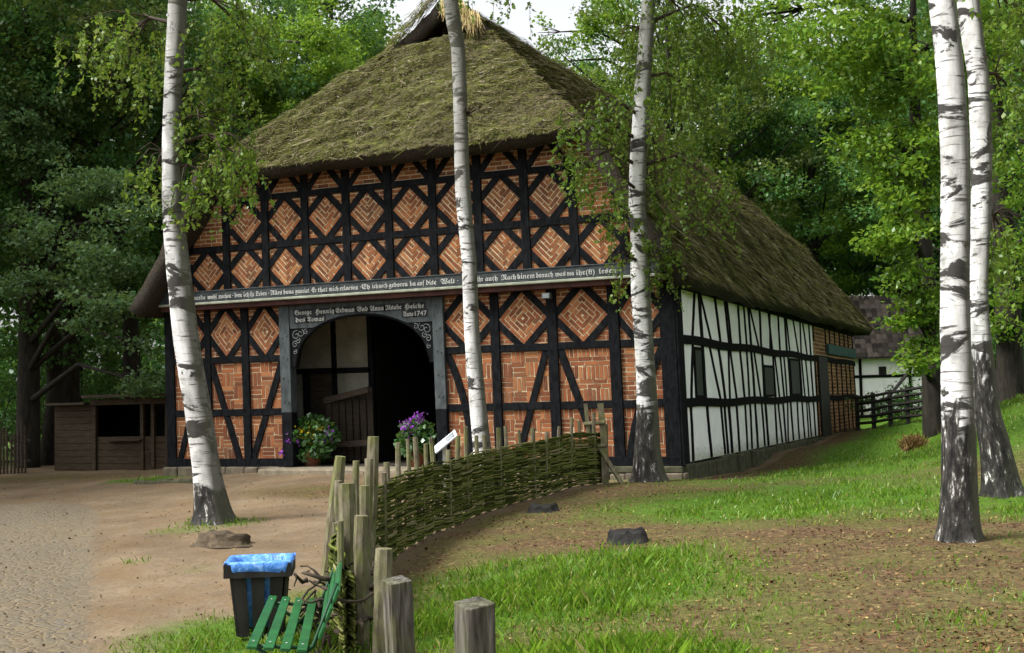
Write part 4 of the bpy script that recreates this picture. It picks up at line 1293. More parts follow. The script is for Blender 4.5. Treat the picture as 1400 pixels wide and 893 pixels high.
def custom_tree(label, base, trunk, ells, ncl, per, leaf, mat, seed, cat='tree', name='broadleaf_tree', rmin=.25, rmax=.55, flat=.45):
    rng = np.random.default_rng(seed)
    root = empty(name, label, cat, (base[0], base[1], g1(base[0], base[1])))
    pts = ell_points(ncl, ells, rng, .5)
    cl = [(tuple(p), rng.uniform(rmin, rmax)) for p in pts]
    cr = quads('crown', crown_cloud(cl, per, leaf, rng, flat), mat); worldpart(cr, root)
    tb = MB(); P = resample([(*t,) for t in trunk], 5)
    tb.tube([p[:3] for p in P], [p[3] for p in P], 12, jit=.05)
    for c, r in ells:
        c = np.array(c); j = min(range(len(P)), key=lambda q: abs(P[q][2] - (c[2] - .12 * np.linalg.norm(c[:2] - P[q][:2]))))
        s0 = P[j][:3]; mid = (s0 + c) / 2 + np.array([0, 0, .12 * np.linalg.norm(c - s0)])
        tb.tube([s0, (s0 + mid) / 2, mid, (mid + c) / 2, c], [.09, .075, .055, .035, .012], 6)
        near = [q for q in pts if np.linalg.norm((q - c) / np.array(r)) < 1.1][:14]
        for q in near: tb.tube([mid * .4 + c * .6, (c + q) / 2 + np.array([0, 0, .05]), q], [.022, .014, .006], 4, cap=False)
    t = tb.build('trunk', [TREEBARK], None, True, recalc=False); worldpart(t, root)
    return root


b = at(1277, 590, 27); zb = g1(b[0], b[1])
custom_tree('bright green broadleaf tree whose leafy boughs hang left of the white birch pair', b,
            [(b[0], b[1], zb - .3, .26), (b[0] + .03, b[1], 2.5, .2), (b[0] - .05, b[1], 5, .16), (b[0] - .1, b[1], 8, .11), (b[0], b[1], 11, .04)],
            [E_(1150, 70, 26, 90, 70, 1.8), E_(1060, 20, 27, 70, 50, 1.6), E_(1235, 110, 25.5, 75, 80, 1.6), E_(1180, 190, 25.5, 75, 45, 1.4), E_(1245, 230, 25, 60, 50, 1.3), E_(1225, 315, 25, 55, 45, 1.2), E_(1255, 390, 25.5, 45, 45, 1.0), E_(1245, 440, 25.5, 30, 30, .7), E_(1268, 470, 25.5, 28, 45, .7), E_(1222, 400, 25.5, 32, 28, .8), E_(1250, 500, 25.5, 18, 22, .5), E_(1215, 440, 25.5, 22, 16, .5), E_(1285, 420, 25.5, 30, 50, .8), E_(1320, 60, 26.5, 60, 80, 1.6), E_(1320, 200, 26.5, 50, 70, 1.4), E_(1200, -80, 26, 130, 80, 2.5)],
            430, 330, .125, LEAF_LIGHT, 31)
b = at(1383, 575, 31); zb = g1(b[0], b[1])
custom_tree('dark stemmed tree with low leaves right of the white birch pair', b,
            [(b[0], b[1], zb - .3, .36), (b[0] + .03, b[1], 3, .3), (b[0], b[1], 6, .26), (b[0] - .1, b[1], 10, .18), (b[0], b[1], 14, .05)],
            [E_(1385, 380, 30, 40, 45, 1.0), E_(1400, 230, 30.5, 60, 60, 1.6), E_(1420, 100, 31, 80, 70, 2), E_(1390, 445, 30.5, 40, 25, .8), E_(1440, 330, 30, 60, 80, 1.5), E_(1370, -20, 31, 90, 80, 2)],
            170, 330, .13, LEAF_LIGHT, 32)
b = at(38, 640, 33); zb = g1(b[0], b[1])
custom_tree('shady tree left of the shed with flat leafy boughs reaching to the birch', b,
            [(b[0], b[1], zb - .3, .34), (b[0] + .03, b[1], 3, .27), (b[0], b[1], 6, .23), (b[0] - .1, b[1], 10, .15), (b[0], b[1], 13, .05)],
            [E_(165, 415, 28, 65, 22, 1.3), E_(120, 450, 28, 55, 18, 1.1), E_(190, 470, 28.5, 45, 18, 1.0), E_(185, 520, 29, 45, 18, 1.0), E_(140, 350, 29, 60, 28, 1.3), E_(70, 390, 29.5, 60, 25, 1.4), E_(30, 310, 31, 70, 40, 1.6), E_(120, 260, 30.5, 70, 40, 1.6), E_(30, 180, 32, 70, 60, 1.8), E_(180, 300, 29.5, 40, 30, 1.2), E_(90, 330, 30, 55, 30, 1.5)],
            230, 330, .12, LEAF_MID, 33)
b = at(95, 640, 36); zb = g1(b[0], b[1])
custom_tree('olive green tree whose upper crown shows behind the curved birch', b,
            [(b[0], b[1], zb - .3, .3), (b[0] + .03, b[1], 4, .25), (b[0], b[1], 8, .2), (b[0], b[1], 13, .1), (b[0], b[1], 16, .04)],
            [E_(100, 60, 33, 90, 60, 2), E_(60, 140, 33, 70, 50, 2), E_(170, 120, 33, 55, 60, 1.8), E_(130, 200, 34, 60, 45, 1.6), E_(190, 40, 33, 60, 60, 2), E_(20, 30, 34, 60, 60, 2), E_(110, -60, 34, 120, 60, 2.5)],
            230, 300, .14, LEAF_OLIVE, 34)
b = at(330, 560, 42); zb = g1(b[0], b[1])
custom_tree('light green tree between the curved birch and the left roof slope', b,
            [(b[0], b[1], zb - .3, .3), (b[0] + .03, b[1], 4, .25), (b[0], b[1], 8, .2), (b[0], b[1], 13, .1), (b[0], b[1], 16, .04)],
            [E_(330, 60, 40, 60, 40, 2), E_(390, 110, 40, 55, 35, 2), E_(300, 130, 40, 55, 45, 2), E_(360, 150, 40.5, 60, 35, 2), E_(440, 60, 41, 50, 35, 2), E_(280, 220, 40, 50, 50, 2), E_(450, 100, 41, 35, 25, 1.5)],
            220, 320, .16, LEAF_LIGHT, 35)
b = at(905, 560, 58); zb = g1(b[0], b[1])
custom_tree('open crowned tree against the white sky right of the ridge', b,
            [(b[0], b[1], zb - .3, .34), (b[0], b[1], 5, .28), (b[0], b[1], 10, .22), (b[0], b[1], 15, .12), (b[0], b[1], 20, .04)],
            [E_(735, 45, 56, 14, 26, .8), E_(757, 85, 56, 26, 18, 1), E_(800, 40, 56, 25, 30, 1.5), E_(812, 110, 56, 30, 22, 1.5), E_(775, 135, 56, 20, 12, 1), E_(850, 30, 56, 35, 50, 2), E_(870, 120, 57, 40, 40, 2)],
            85, 170, .2, LEAF_LIGHT, 36, rmin=.3, rmax=.75)


# distant wood, one mass
def distant_woods():
    rng = np.random.default_rng(77); cl = []
    for k in range(900):
        d = rng.uniform(64, 100); px = rng.uniform(-500, 1900)
        top = 15.0
        if 540 < px < 880: top = 6
        z = rng.random() ** .8 * top
        p = at(px, 540, d)
        cl.append(((p[0], p[1], z), rng.uniform(1.4, 2.6)))
    for k in range(260):            # trees round the sides and behind the photographer, far off
        an = rng.uniform(0, 2 * math.pi); r = rng.uniform(45, 75)
        x, y = 16 + r * math.cos(an), -12 + r * math.sin(an)
        if (y - CAM[1]) > -5 and abs(an - math.pi / 2) < 1.1: continue
        cl.append(((x, y, rng.random() * 9), rng.uniform(1.5, 3)))
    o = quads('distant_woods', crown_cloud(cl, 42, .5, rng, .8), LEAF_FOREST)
    tag(o, 'deep shady wood closing the view behind the farm', kind='stuff')


distant_woods()


def shrub(px, d, r, h, label, group, mat=LEAF_FOREST, seed=0, xy=None):
    rng = np.random.default_rng(400 + seed)
    p = at(px, 560, d) if xy is None else (*xy, 0); z = g1(p[0], p[1])
    root = empty('shrub', label, 'shrub', (p[0], p[1], z), group)
    cl = [(tuple(np.array([p[0], p[1], z + h * .5]) + unit(rng.normal(size=(1, 3)))[0] * rng.random() ** .4 * np.array([r, r, h * .5])), rng.uniform(.3, .6)) for _ in range(int(34 * max(1, r * h / 5)))]
    c = quads('foliage', crown_cloud(cl, 260, .11, rng, .8), mat); worldpart(c, root)
    tb = MB()
    for q, _ in cl[:9]: tb.tube([(p[0], p[1], z - .1), ((p[0] + q[0]) / 2, (p[1] + q[1]) / 2, z + h * .35), q], [.03, .02, .008], 5, cap=False)
    worldpart(tb.build('stems', [TWIG], None, True, recalc=False), root)


for i, (px, d, r, h, lab) in enumerate([(30, 36, 1.8, 2.6, 'undergrowth bush behind the dark paling fence'), (110, 38, 1.6, 3.0, 'bush rising behind the left end of the shed'), (200, 40, 1.8, 3.2, 'bush behind the shed roof beside the house'), (1318, 46, 1.3, 2.8, 'bush at the right end of the white outbuilding'), (1240, 38.5, 1.6, 1.0, 'low bush behind the dark rail fence'), (-15, 37, 2.4, 4.2, 'tall dark thicket at the left edge behind the paling fence'), (60, 41, 2.4, 4.6, 'tall dark thicket left of the shed between the trunks'), (150, 43, 2.6, 4.8, 'tall dark thicket behind the shed'), (1345, 44, 1.8, 2.5, 'shady bush behind the white birch pair'), (1400, 42, 1.6, 2.2, 'shady bush at the right edge beyond the lawn')]):
    shrub(px, d, r, h, lab, 'bushes at the edge of the wood', seed=i)

# ------------------------------------------------------------------ woven fence
def wattle():
    root = empty('wattle_fence', 'mossy woven wattle fence with split stakes winding from the house to the bench', 'fence', (*FENCE[4], g1(*FENCE[4])))
    sp = .40; ns = int(FLEN / sp)
    H = .86
    for k in range(ns + 1):
        s = k * sp
        if s > FLEN - 3.6 and k % 2: continue
        (x, y), (tx, ty) = poly_at(FENCE, s)
        z = g1(x, y); r = R.uniform(.028, .042)
        top = H + R.uniform(.12, .42) - (.25 if s > FLEN - 3.6 else 0)
        lean = R.uniform(-.06, .06), R.uniform(-.06, .06)
        if k == ns - 7: lean = (-.22, .0)
        mb = MB(); hh = [0, .3, .6, 1]
        mb.tube([(x + lean[0] * t * top + R.uniform(-.012, .012), y + lean[1] * t * top, z - .15 + (top + .15) * t) for t in hh], [r * 1.1, r, r * .95, r * .85], 7, jit=.14)
        worldpart(mb.build('stake', [STAKE], None, False), root)
    # extra thick stakes crowding the near end
    for (px, topy, d, w, lean) in [(474, 661, 10.9, 24, 0.0), (462, 657, 11.3, 11, -.03), (465, 624, 12.2, 17, -.2), (487, 630, 11.6, 10, 0), (494, 705, 9.6, 20, .02), (499, 664, 10.4, 15, .0), (505, 627, 11.2, 13, .04), (511, 597, 12.0, 17, -.10), (526, 750, 8.6, 26, .05)]:
        p = at(px, topy, d); z = g1(p[0], p[1]); r = w / 2 * d / FPX
        mb = MB(); n_ = 6
        mb.tube([(p[0] - lean * (1 - t) * 1.0 * (-1 if lean < -.05 else 1) + R.uniform(-.01, .01), p[1], z - .2 + (p[2] - z + .2) * t) for t in [k / n_ for k in range(n_ + 1)]], [r * 1.05] * 3 + [r] * 3 + [r * .9], 7, jit=.1)
        worldpart(mb.build('stake', [STAKE], None, False), root)
    wv = MB()
    lev = 0
    nlev = 38
    for LL_ in range(nlev * 2):
        L = LL_ // 2
        zrel = .03 + (H - .05) * L / (nlev - 1)
        s = R.uniform(-.3, .1)
        while s < FLEN - .1:
            ln = R.uniform(1.6, 3.4); e = min(s + ln, FLEN + .1)
            pts = []; u = max(s, 0)
            dz = R.uniform(-.014, .014)
            rr = R.uniform(.008, .014)
            while u <= e:
                (x, y), (tx, ty) = poly_at(FENCE, min(u, FLEN - .001)); nx, ny = -ty, tx
                ph = u / sp * math.pi + LL_ * math.pi
                a = .042 * math.cos(ph) + R.uniform(-.006, .006)
                sag = 0
                if u > FLEN - 3.2: sag = -(u - FLEN + 3.2) * .07 * (L / nlev)
                pts.append((x + nx * a, y + ny * a, g1(x, y) + zrel + dz + sag + R.uniform(-.006, .006)))
                u += .13
            if len(pts) > 2:
                wv.tube(pts, [rr] * (len(pts) - 1) + [rr * .5], 5)
            s = e - R.uniform(.1, .4)
    worldpart(wv.build('woven_withies', [WITHY], None, True, recalc=False), root)
    # gnarled roots tangled at the near foot
    rt = MB()
    for k in range(60):
        s = FLEN - R.uniform(0, 2.2); (x, y), _ = poly_at(FENCE, s); z = g1(x, y)
        p = Vector((x + R.uniform(-.2, .2), y + R.uniform(-.2, .2), z + R.uniform(0, .5))); pts = [p.copy()]
        v = Vector((R.uniform(-1, 1), R.uniform(-1, 1), R.uniform(-.6, .4))).normalized()
        for _ in range(7):
            v = (v + Vector((R.uniform(-.7, .7), R.uniform(-.7, .7), R.uniform(-.6, .5)))).normalized(); p = p + v * .08
            p.x = min(max(p.x, x - .22), x + .3); p.y = min(max(p.y, y - .3), y + .3); p.z = min(max(p.z, z), z + .55); pts.append(p.copy())
        rt.tube(pts, [R.uniform(.010, .024) * (1 - i / 10) for i in range(8)], 6)
    worldpart(rt.build('tangled_roots', [OLDWOOD], None, True, recalc=False), root)


wattle()


def gatepost():
    # light-coloured stile frame at the house end of the fence
    a = at(803, 552, 20.6); b = at(823, 552, 20.6)
    root = empty('stile_frame', 'weathered two-post stile frame at the house end of the woven fence', 'gate frame', (a[0], a[1], g1(a[0], a[1])))
    za, zb = g1(a[0], a[1]), g1(b[0], b[1])
    for p, z, w, top in ((a, za, .045, a[2]), (b, zb, .07, a[2])):
        mb = MB(); mb.tube([(p[0] - .03, p[1], top), (p[0] + .02, p[1], (top + z) / 2), (p[0] + .03, p[1], z - .2)], [w, w * 1.05, w * 1.1], 4, jit=.05, ph=.6)
        worldpart(mb.build('post', [STAKE], None), root)
    for z in (1.0, .62):
        mb = MB(); mb.tube([(a[0] - .05, a[1] - .05, za + z), (b[0] + .06, b[1] - .05, zb + z + .02)], .035, 6, jit=.08)
        worldpart(mb.build('crossbar', [STAKE], None), root)
    mb = MB(); mb.tube([(b[0] - .05, b[1] - .05, zb + .6), (b[0] + .45, b[1] - .1, zb - .15)], .04, 6, jit=.08)
    worldpart(mb.build('prop', [STAKE], None), root)


gatepost()

# three square posts in the foreground
for (px, py, d, w, lean, lab) in [(550, 793, 6.3, 35, .03, 'slimmer grey square post just left of the thick front post'), (648, 824, 4.75, 48, .0, 'thick square grey post nearest the camera')]:
    p = at(px, py, d); z = g1(p[0], p[1]); r = w / 2 * d / FPX * .93
    mb = MB()
    H_ = p[2] - z
    tr = Matrix.Rotation(1.0, 3, 'Z')
    ring = [(1, .78), (.86, 1), (-.8, .95), (-1, .7), (-1, -.75), (-.82, -.95), (.85, -1), (1, -.8)]
    vs = []; lv = [-.25, .2, .45, .7, .9, 1.0]
    for t in lv:
        k = 1 + .06 * (1 - t)
        for (a, c) in ring:
            q = tr @ Vector((a * r * k + R.uniform(-.004, .004), c * r * k + R.uniform(-.004, .004), 0))
            vs.append((p[0] + q.x - lean * (t), p[1] + q.y, z + H_ * t + (.006 * a + .008 * c if t == 1 else 0)))
    fs = []
    for i in range(len(lv) - 1):
        for k in range(8): fs.append((i * 8 + k, i * 8 + (k + 1) % 8, (i + 1) * 8 + (k + 1) % 8, (i + 1) * 8 + k))
    fs.append(tuple(range(7, -1, -1))); e = (len(lv) - 1) * 8; fs.append(tuple(e + k for k in range(8)))
    mb.add(vs, fs)
    o = mb.build('wooden_post', [GREYPOST], None, bevel=.004)
    tag(o, lab, 'post', 'square posts in the foreground')

# ------------------------------------------------------------------ litter bin
def litter_bin():
    p = at(357, 862, 10.4); z = g1(p[0], p[1])
    th = math.atan2(CF[0], CF[1])
    root = empty('litter_bin', 'dark slatted wooden litter bin with a blue bag folded over its rim', 'litter bin', (p[0], p[1], z), None, -th + .12)
    w0, w1, h = .165, .225, .62
    def side(k, t, off, zz):
        W = w0 + (w1 - w0) * zz / h
        a = t * W
        return {0: (a, -W - off), 1: (W + off, a), 2: (-a, W + off), 3: (-W - off, -a)}[k]
    for k in range(4):
        for t in (-.72, -.02, .70):
            hw = .25
            vs = []
            for zz in (.02, h - .06):
                for off in (0, .02):
                    for tt in (t - hw, t + hw):
                        a = side(k, tt, off, zz); vs.append((a[0], a[1], zz))
            mb = MB(); mb.add(vs, [(0, 1, 3, 2), (4, 6, 7, 5), (0, 4, 5, 1), (2, 3, 7, 6), (0, 2, 6, 4), (1, 5, 7, 3)])
            mb.build('slat', [DARKWOOD], root)
    mb = MB(); W = w1 + .03
    for k in range(4):
        vs = []
        for zz in (h - .11, h):
            for off in (.022, .05):
                for tt in (-1, 1):
                    WW = w1 + off; a = tt * (WW if k % 2 == 0 else w1 + .022)
                    q = {0: (a, -WW), 1: (WW, a), 2: (-a, WW), 3: (-WW, -a)}[k]; vs.append((q[0], q[1], zz))
        mb.add(vs, [(0, 1, 3, 2), (4, 6, 7, 5), (0, 4, 5, 1), (2, 3, 7, 6), (0, 2, 6, 4), (1, 5, 7, 3)])
    mb.build('rim', [DARKWOOD], root)
    # bag: over the rim outside, down inside
    m, nt, b = M('blue_bin_bag', .32, .5)
    v = coords(nt); f = nz(nt, v, 14, 5, .6, .6)
    nt.links.new(ramp(nt, f, [(.3, (.03, .12, .45)), (.52, (.07, .25, .68)), (.68, (.22, .42, .82)), (.85, (.5, .65, .92))]), b.inputs['Base Color']); bump(nt, b, f, .6, .03)
    n = 64; prof = [(.06, .565), (.056, .585), (.058, h), (.046, h + .018), (.02, h + .02), (-.012, h + .0), (-.03, h - .10), (-.045, h - .3), (-.075, .08)]
    vs = []; fs = []
    for k in range(n):
        an = 2 * math.pi * k / n
        c, s_ = math.cos(an), math.sin(an); e = .2
        dx, dy = math.copysign(abs(c) ** e, c), math.copysign(abs(s_) ** e, s_)
        wr = R.uniform(-.006, .006); dz = .03 * math.sin(an * 2 + .6) + .02 * math.sin(5 * an)
        for i, (o_, zz) in enumerate(prof):
            if i < 2: zz += dz + R.uniform(-.012, .012) + .02
            if i == 0: o_ = .052
            W_ = (w1 if i < 6 else w0 + (w1 - w0) * zz / h) + o_ + (wr if i not in (2,) else 0)
            vs.append((dx * W_, dy * W_, zz))
    m_ = len(prof)
    for k in range(n):
        k2 = (k + 1) % n
        for i in range(m_ - 1): fs.append((k * m_ + i, k2 * m_ + i, k2 * m_ + i + 1, k * m_ + i + 1))
    fs.append(tuple(k * m_ + m_ - 1 for k in range(n)))
    mb = MB(); mb.add(vs, fs); mb.build('bin_bag', [m], root, True)


litter_bin()


# ------------------------------------------------------------------ bench
def bench():
    a = at(380, 884, 7.9); b = at(402, 815, 10.0)       # near and far ends of the seat centre line
    ax = Vector((b[0] - a[0], b[1] - a[1], 0)); L = ax.length; ax.normalize()
    mid = (np.array(a) + np.array(b)) / 2
    z = g1(mid[0], mid[1])
    root = empty('garden_bench', 'green slatted folding garden bench beside the litter bin', 'bench', (mid[0], mid[1], z), None, math.atan2(ax.y, ax.x))
    zs = mid[2] - z; zs = max(.38, min(.5, zs))
    # local: x along bench, -y = camera right (back side), +y = front
    mb = MB()
    def plank(c, d1, d2, w, t):      # centre (y,z), in-plane direction
        vs = []
        for x in (-L / 2, L / 2):
            for (i, k) in ((-1, -1), (1, -1), (1, 1), (-1, 1)):
                vs.append((x, c[0] + d1[0] * i * w / 2 + d2[0] * k * t / 2, c[1] + d1[1] * i * w / 2 + d2[1] * k * t / 2))
        mb.add(vs, [(0, 3, 2, 1), (4, 5, 6, 7), (0, 1, 5, 4), (1, 2, 6, 5), (2, 3, 7, 6), (3, 0, 4, 7)])
    for i in range(4):
        y = .165 - i * .105
        plank((y, zs - .012 * i), (1, .1), (-.1, 1), .064, .022)
    seat = mb.build('seat', [GREENPAINT], root, bevel=.004)
    mb = MB()
    for i in range(4):
        for x in (-L / 2 + .18, L / 2 - .18): mb.tube([(x, .165 - i * .105, zs + .008 - .012 * i), (x, .165 - i * .105, zs + .014 - .012 * i)], .008, 8)
    mb.build('bolts', [simple('bolt_zinc', (.35, .35, .35), (.5, .5, .5), 5, bs=0, rough=.4)], seat)
    mb = MB()
    d = Vector((-.38, .92)).normalized(); n_ = (d.y, -d.x)
    for hgt in (.11, .235, .36):
        plank((-.235 + d.x * hgt, zs - .03 + d.y * hgt), (d.x, d.y), (n_[0], n_[1]), .085, .022)
    mb.build('backrest', [GREENPAINT], root, bevel=.004)
    for x in (-L / 2 + .18, L / 2 - .18):
        mb = MB(); mb.tube([(x, .17, 0), (x, -.02, zs * .5), (x, -.215, zs - .04), (x, -.235 + d.x * .42 + .02, zs - .03 + d.y * .42)], .014, 6); mb.build('leg', [DARKGREEN], root, True)
        mb = MB(); mb.tube([(x + .03, -.30, 0), (x + .03, -.05, zs * .55), (x + .03, .18, zs - .02)], .014, 6); mb.build('leg', [DARKGREEN], root, True)
        mb = MB(); mb.tube([(x, .19, zs - .018), (x, -.21, zs - .055)], .013, 6); mb.build('seat_rail', [DARKGREEN], root, True)


bench()

# ------------------------------------------------------------------ flower pots
def pot(px, d, topz, label, seed, flowers, w=.5):
    rng = np.random.default_rng(seed)
    p = at(px, 600, d); z = -.035 if 2.7 < p[0] < 6.7 and -.75 < p[1] < .25 else g1(p[0], p[1])
    root = empty('flower_pot', label, 'flower pot', (p[0], p[1], z), 'flower pots at the great door')
    mb = MB(); n = 20; prof = [(.13, 0), (.2, .3), (.215, .3), (.215, .35), (.185, .35), (.18, .28)]
    vs = [(r * math.cos(2 * math.pi * k / n), r * math.sin(2 * math.pi * k / n), h) for r, h in prof for k in range(n)]
    fs = [(i * n + k, i * n + (k + 1) % n, (i + 1) * n + (k + 1) % n, (i + 1) * n + k) for i in range(len(prof) - 1) for k in range(n)] + [tuple(range(n - 1, -1, -1)), tuple((len(prof) - 1) * n + k for k in range(n))]
    mb.add(vs, fs); mb.build('pot', [TERRA], root, True)
    hh = (topz - z)
    P = unit(rng.normal(size=(1500, 3))) * (rng.random((1500, 1)) ** .45) * np.array([w, w * .8, hh * .42]) + np.array([0, 0, hh * .55])
    quads('foliage', leaves(P, rng.uniform(.07, .14, 1500), .8, .4, .4, rng), POTLEAF, root)
    tb = MB()
    for q in P[:26]: tb.tube([(0, 0, .3), (q[0] * .5, q[1] * .5, .3 + (q[2] - .3) * .6), q], [.009, .007, .004], 4, cap=False)
    tb.build('stems', [POTLEAF], root, True, recalc=False)
    for (fx_, fz, mat, k, r) in flowers:
        c = np.array([fx_ * CR[0], fx_ * CR[1] - w * .45, fz])
        q = c + rng.normal(0, r, (k, 3))
        quads('blossoms', leaves(q, rng.uniform(.04, .075, k), .85, .0, .0, rng), mat, root)


pot(427, 25.0, 1.05, 'large flower pot with yellow and purple blooms left of the doorway', 5, [(.07, .70, FLOWERY, 60, .09), (-.1, .78, FLOWERY, 25, .06), (-.34, .62, FLOWERP, 35, .06), (.45, .68, FLOWERP, 50, .06), (-.44, .38, FLOWERP, 22, .05), (.25, .80, FLOWERY, 20, .05), (-.2, .62, FLOWERP, 25, .06)], .56)
pot(570, 23.8, .9, 'flower pot with purple blooms right of the doorway behind the stakes', 6, [(-.10, .78, FLOWERP, 60, .06), (.06, .66, FLOWERP, 10, .05), (.14, .95, FLOWERP, 55, .06), (-.04, .68, FLOWERP, 35, .06)], .42)


# ------------------------------------------------------------------ information sign
def sign():
    p = at(607, 580, 19.6); z = g1(p[0], p[1])
    root = empty('information_sign', 'slanted white information board on a short post by the woven fence', 'sign', (p[0], p[1], z), None, .35)
    mb = MB(); mb.box((-.03, -.03, -.2), (.03, .03, .82)); mb.build('post', [simple('pale_post', (.3, .3, .28), (.5, .5, .46), 5)], root, bevel=.005)
    o = MB(); o.box((-.22, -.15, -.012), (.22, .15, .012))
    brd = o.build('board', [simple('white_board', (.6, .68, .72), (.75, .8, .82), 4, rough=.4, bs=0)], root, bevel=.004)
    brd.rotation_euler = (math.radians(20), math.radians(-38), 0); brd.location = (.02, -.02, .85)
    mb = MB(); mb.box((.02, -.12, .013), (.18, .11, .016))
    mb.build('picture', [simple('dark_print', (.05, .05, .06), (.35, .38, .4), 25, bs=0)], brd)
    mb = MB()
    for k in range(6): mb.box((-.19, .10 - k * .042, .013), (-.03 - .03 * (k % 2), .112 - k * .042, .0155))
    mb.build('text_lines', [simple('grey_print', (.1, .1, .12), (.18, .18, .2), 9, bs=0)], brd)


sign()


# ------------------------------------------------------------------ stumps
def stump(px, py, d, r, h, mat, label, seed, squash=.8):
    p = at(px, py, d); z = g1(p[0], p[1])
    n = 26; vs, fs = [], []
    lv = [(1.35, -.12), (1.12, .03), (1.0, .5), (.97, .85), (.9, 1.0)]
    for i, (k, t) in enumerate(lv):
        for a in range(n):
            an = 2 * math.pi * a / n
            rr = r * k * (1 + .5 * noise.noise(Vector((math.cos(an) * 1.3 + seed, math.sin(an) * 1.3, t * .4))) * .8 + .16 * noise.noise(Vector((math.cos(an) * 4 + seed, math.sin(an) * 4, t))) + .04 * math.cos(7 * an + seed))
            zz = h * t + (h * (.45 * noise.noise(Vector((math.cos(an) * 1.3, math.sin(an) * 1.3 + seed, 3))) + .28 * noise.noise(Vector((math.cos(an) * 4.5, math.sin(an) * 4.5 + seed, 5)))) if i >= 2 else 0)
            vs.append((rr * math.cos(an), rr * math.sin(an) * squash, zz))
    for i in range(len(lv) - 1):
        for a in range(n): fs.append((i * n + a, i * n + (a + 1) % n, (i + 1) * n + (a + 1) % n, (i + 1) * n + a))
    vs.append((0, 0, h * .82)); c = len(vs) - 1
    for a in range(n): fs.append(((len(lv) - 1) * n + a, (len(lv) - 1) * n + (a + 1) % n, c))
    mb = MB(); mb.add(vs, fs); o = mb.build('tree_stump', [mat], None, True)
    o.location = (p[0], p[1], z)
    tag(o, label, 'stump', 'cut tree stumps')


stump(855, 725, 13.4, .21, .12, STUMPBLACK, 'charred black tree stump in the grass right of the woven fence', 1.2, .7)
stump(742, 690, 17.0, .17, .10, STUMPBLACK, 'low dark stump on the bare soil close to the woven fence', 4.4)
stump(302, 744, 15.0, .32, .12, STUMPBROWN, 'flat brown stump in front of the curved birch', 7.7, .7)


def dry_tuft():
    p = at(1250, 618, 25.0); z = g1(p[0], p[1]); rng = np.random.default_rng(9); n = 900
    root = empty('dry_plant', 'withered brown clump of stalks standing on the green lawn', 'plant', (p[0], p[1], z))
    P = rng.normal(0, .09, (n, 3)); P[:, 2] = rng.uniform(0, .12, n)
    d = unit(np.stack([rng.normal(0, .6, n), rng.normal(0, .6, n), np.ones(n)], 1)); L = rng.uniform(.12, .30, (n, 1)); s = np.cross(d, rng.normal(size=(n, 3))); s = unit(s) * .012
    quads('stalks', np.stack([P - s, P + s, P + d * L + s * .4, P + d * L - s * .4], 1), DRYGRASS, root)
    quads('seed_heads', leaves(unit(rng.normal(size=(200, 3))) * rng.random((200, 1)) ** .4 * np.array([.2, .2, .13]) + np.array([0, 0, .22]), .06, .6, .2, .2, rng), DRYGRASS, root)


dry_tuft()


# ------------------------------------------------------------------ shed on the left
def shed():
    root = empty('open_shed', 'low brown wooden shed with an open counter front left of the farmhouse', 'shed', (-4.2, 3.0, g1(-4.2, 3.0)))
    z = root.location.z
    def add(nm, mb, mat, bevel=.006): return worldpart(mb.build(nm, [mat], None, bevel=bevel), root)
    mb = MB(); zz = z
    while zz < z + 1.62: mb.box((-5.9, 3.0, zz), (-4.62, 3.035, zz + .155)); zz += .163
    add('board_wall', mb, SHEDWOOD)
    mb = MB(); zz = z
    while zz < z + .66: mb.box((-4.55, 3.0, zz), (-2.45, 3.035, zz + .155)); zz += .163
    add('counter_front', mb, SHEDWOOD)
    mb = MB(); mb.box((-4.2, 2.86, z + .70), (-3.15, 3.1, z + .74)); add('counter', mb, SHEDWOOD)
    for x in (-4.62, -3.16, -2.84, -2.42):
        mb = MB(); mb.box((x - .05, 2.95, z - .05), (x + .05, 3.05, z + 1.72)); add('post', mb, SHEDWOOD)
    mb = MB(); mb.box((-2.98, 2.99, z + .1), (-2.78, 3.02, z + .42)); add('dark_hatch', mb, SOOTWALL)
    mb = MB(); mb.box((-4.7, 2.9, z + 1.58), (-2.2, 3.06, z + 1.73)); add('front_beam', mb, SHEDWOOD)
    mb = MB(); mb.prism([(2.65, z + 1.76), (5.4, z + 1.80), (5.4, z + 1.86), (2.65, z + 1.83)], 'x', -4.75, -2.0); mb.prism([(2.75, z + 1.60), (5.4, z + 1.62), (5.4, z + 1.68), (2.75, z + 1.66)], 'x', -6.0, -4.751); add('roof', mb, OLDWOOD)
    mb = MB(); mb.box((-5.9, 5.1, z), (-2.2, 5.2, z + 1.6)); mb.box((-5.95, 3.04, z), (-5.88, 5.1, z + 1.6)); mb.box((-2.3, 3.07, z), (-2.22, 5.1, z + 1.7)); add('back_wall', mb, SOOTWALL)


shed()


def palings():
    a, b = (-11.5, 0.6), (-5.95, 2.2)
    root = empty('paling_fence', 'dark upright paling fence at the left edge beside the shed', 'fence', (-8.5, 1.5, g1(-8.5, 1.5)))
    n = 62; pal = MB()
    for k in range(n):
        t = k / n; x, y = a[0] + (b[0] - a[0]) * t, a[1] + (b[1] - a[1]) * t; z = g1(x, y); h = 1.05 + R.uniform(-.12, .12)
        pal.tube([(x, y, z - .1), (x + R.uniform(-.03, .03), y, z + h)], [.035, .028], 5, jit=.1)
    worldpart(pal.build('palings', [OLDWOOD], None), root)
    for hz in (.3, .8):
        mb = MB(); mb.tube([(a[0], a[1] + .05, g1(*a) + hz), (b[0], b[1] + .05, g1(*b) + hz)], .03, 6); worldpart(mb.build('rail', [OLDWOOD], None), root)


palings()


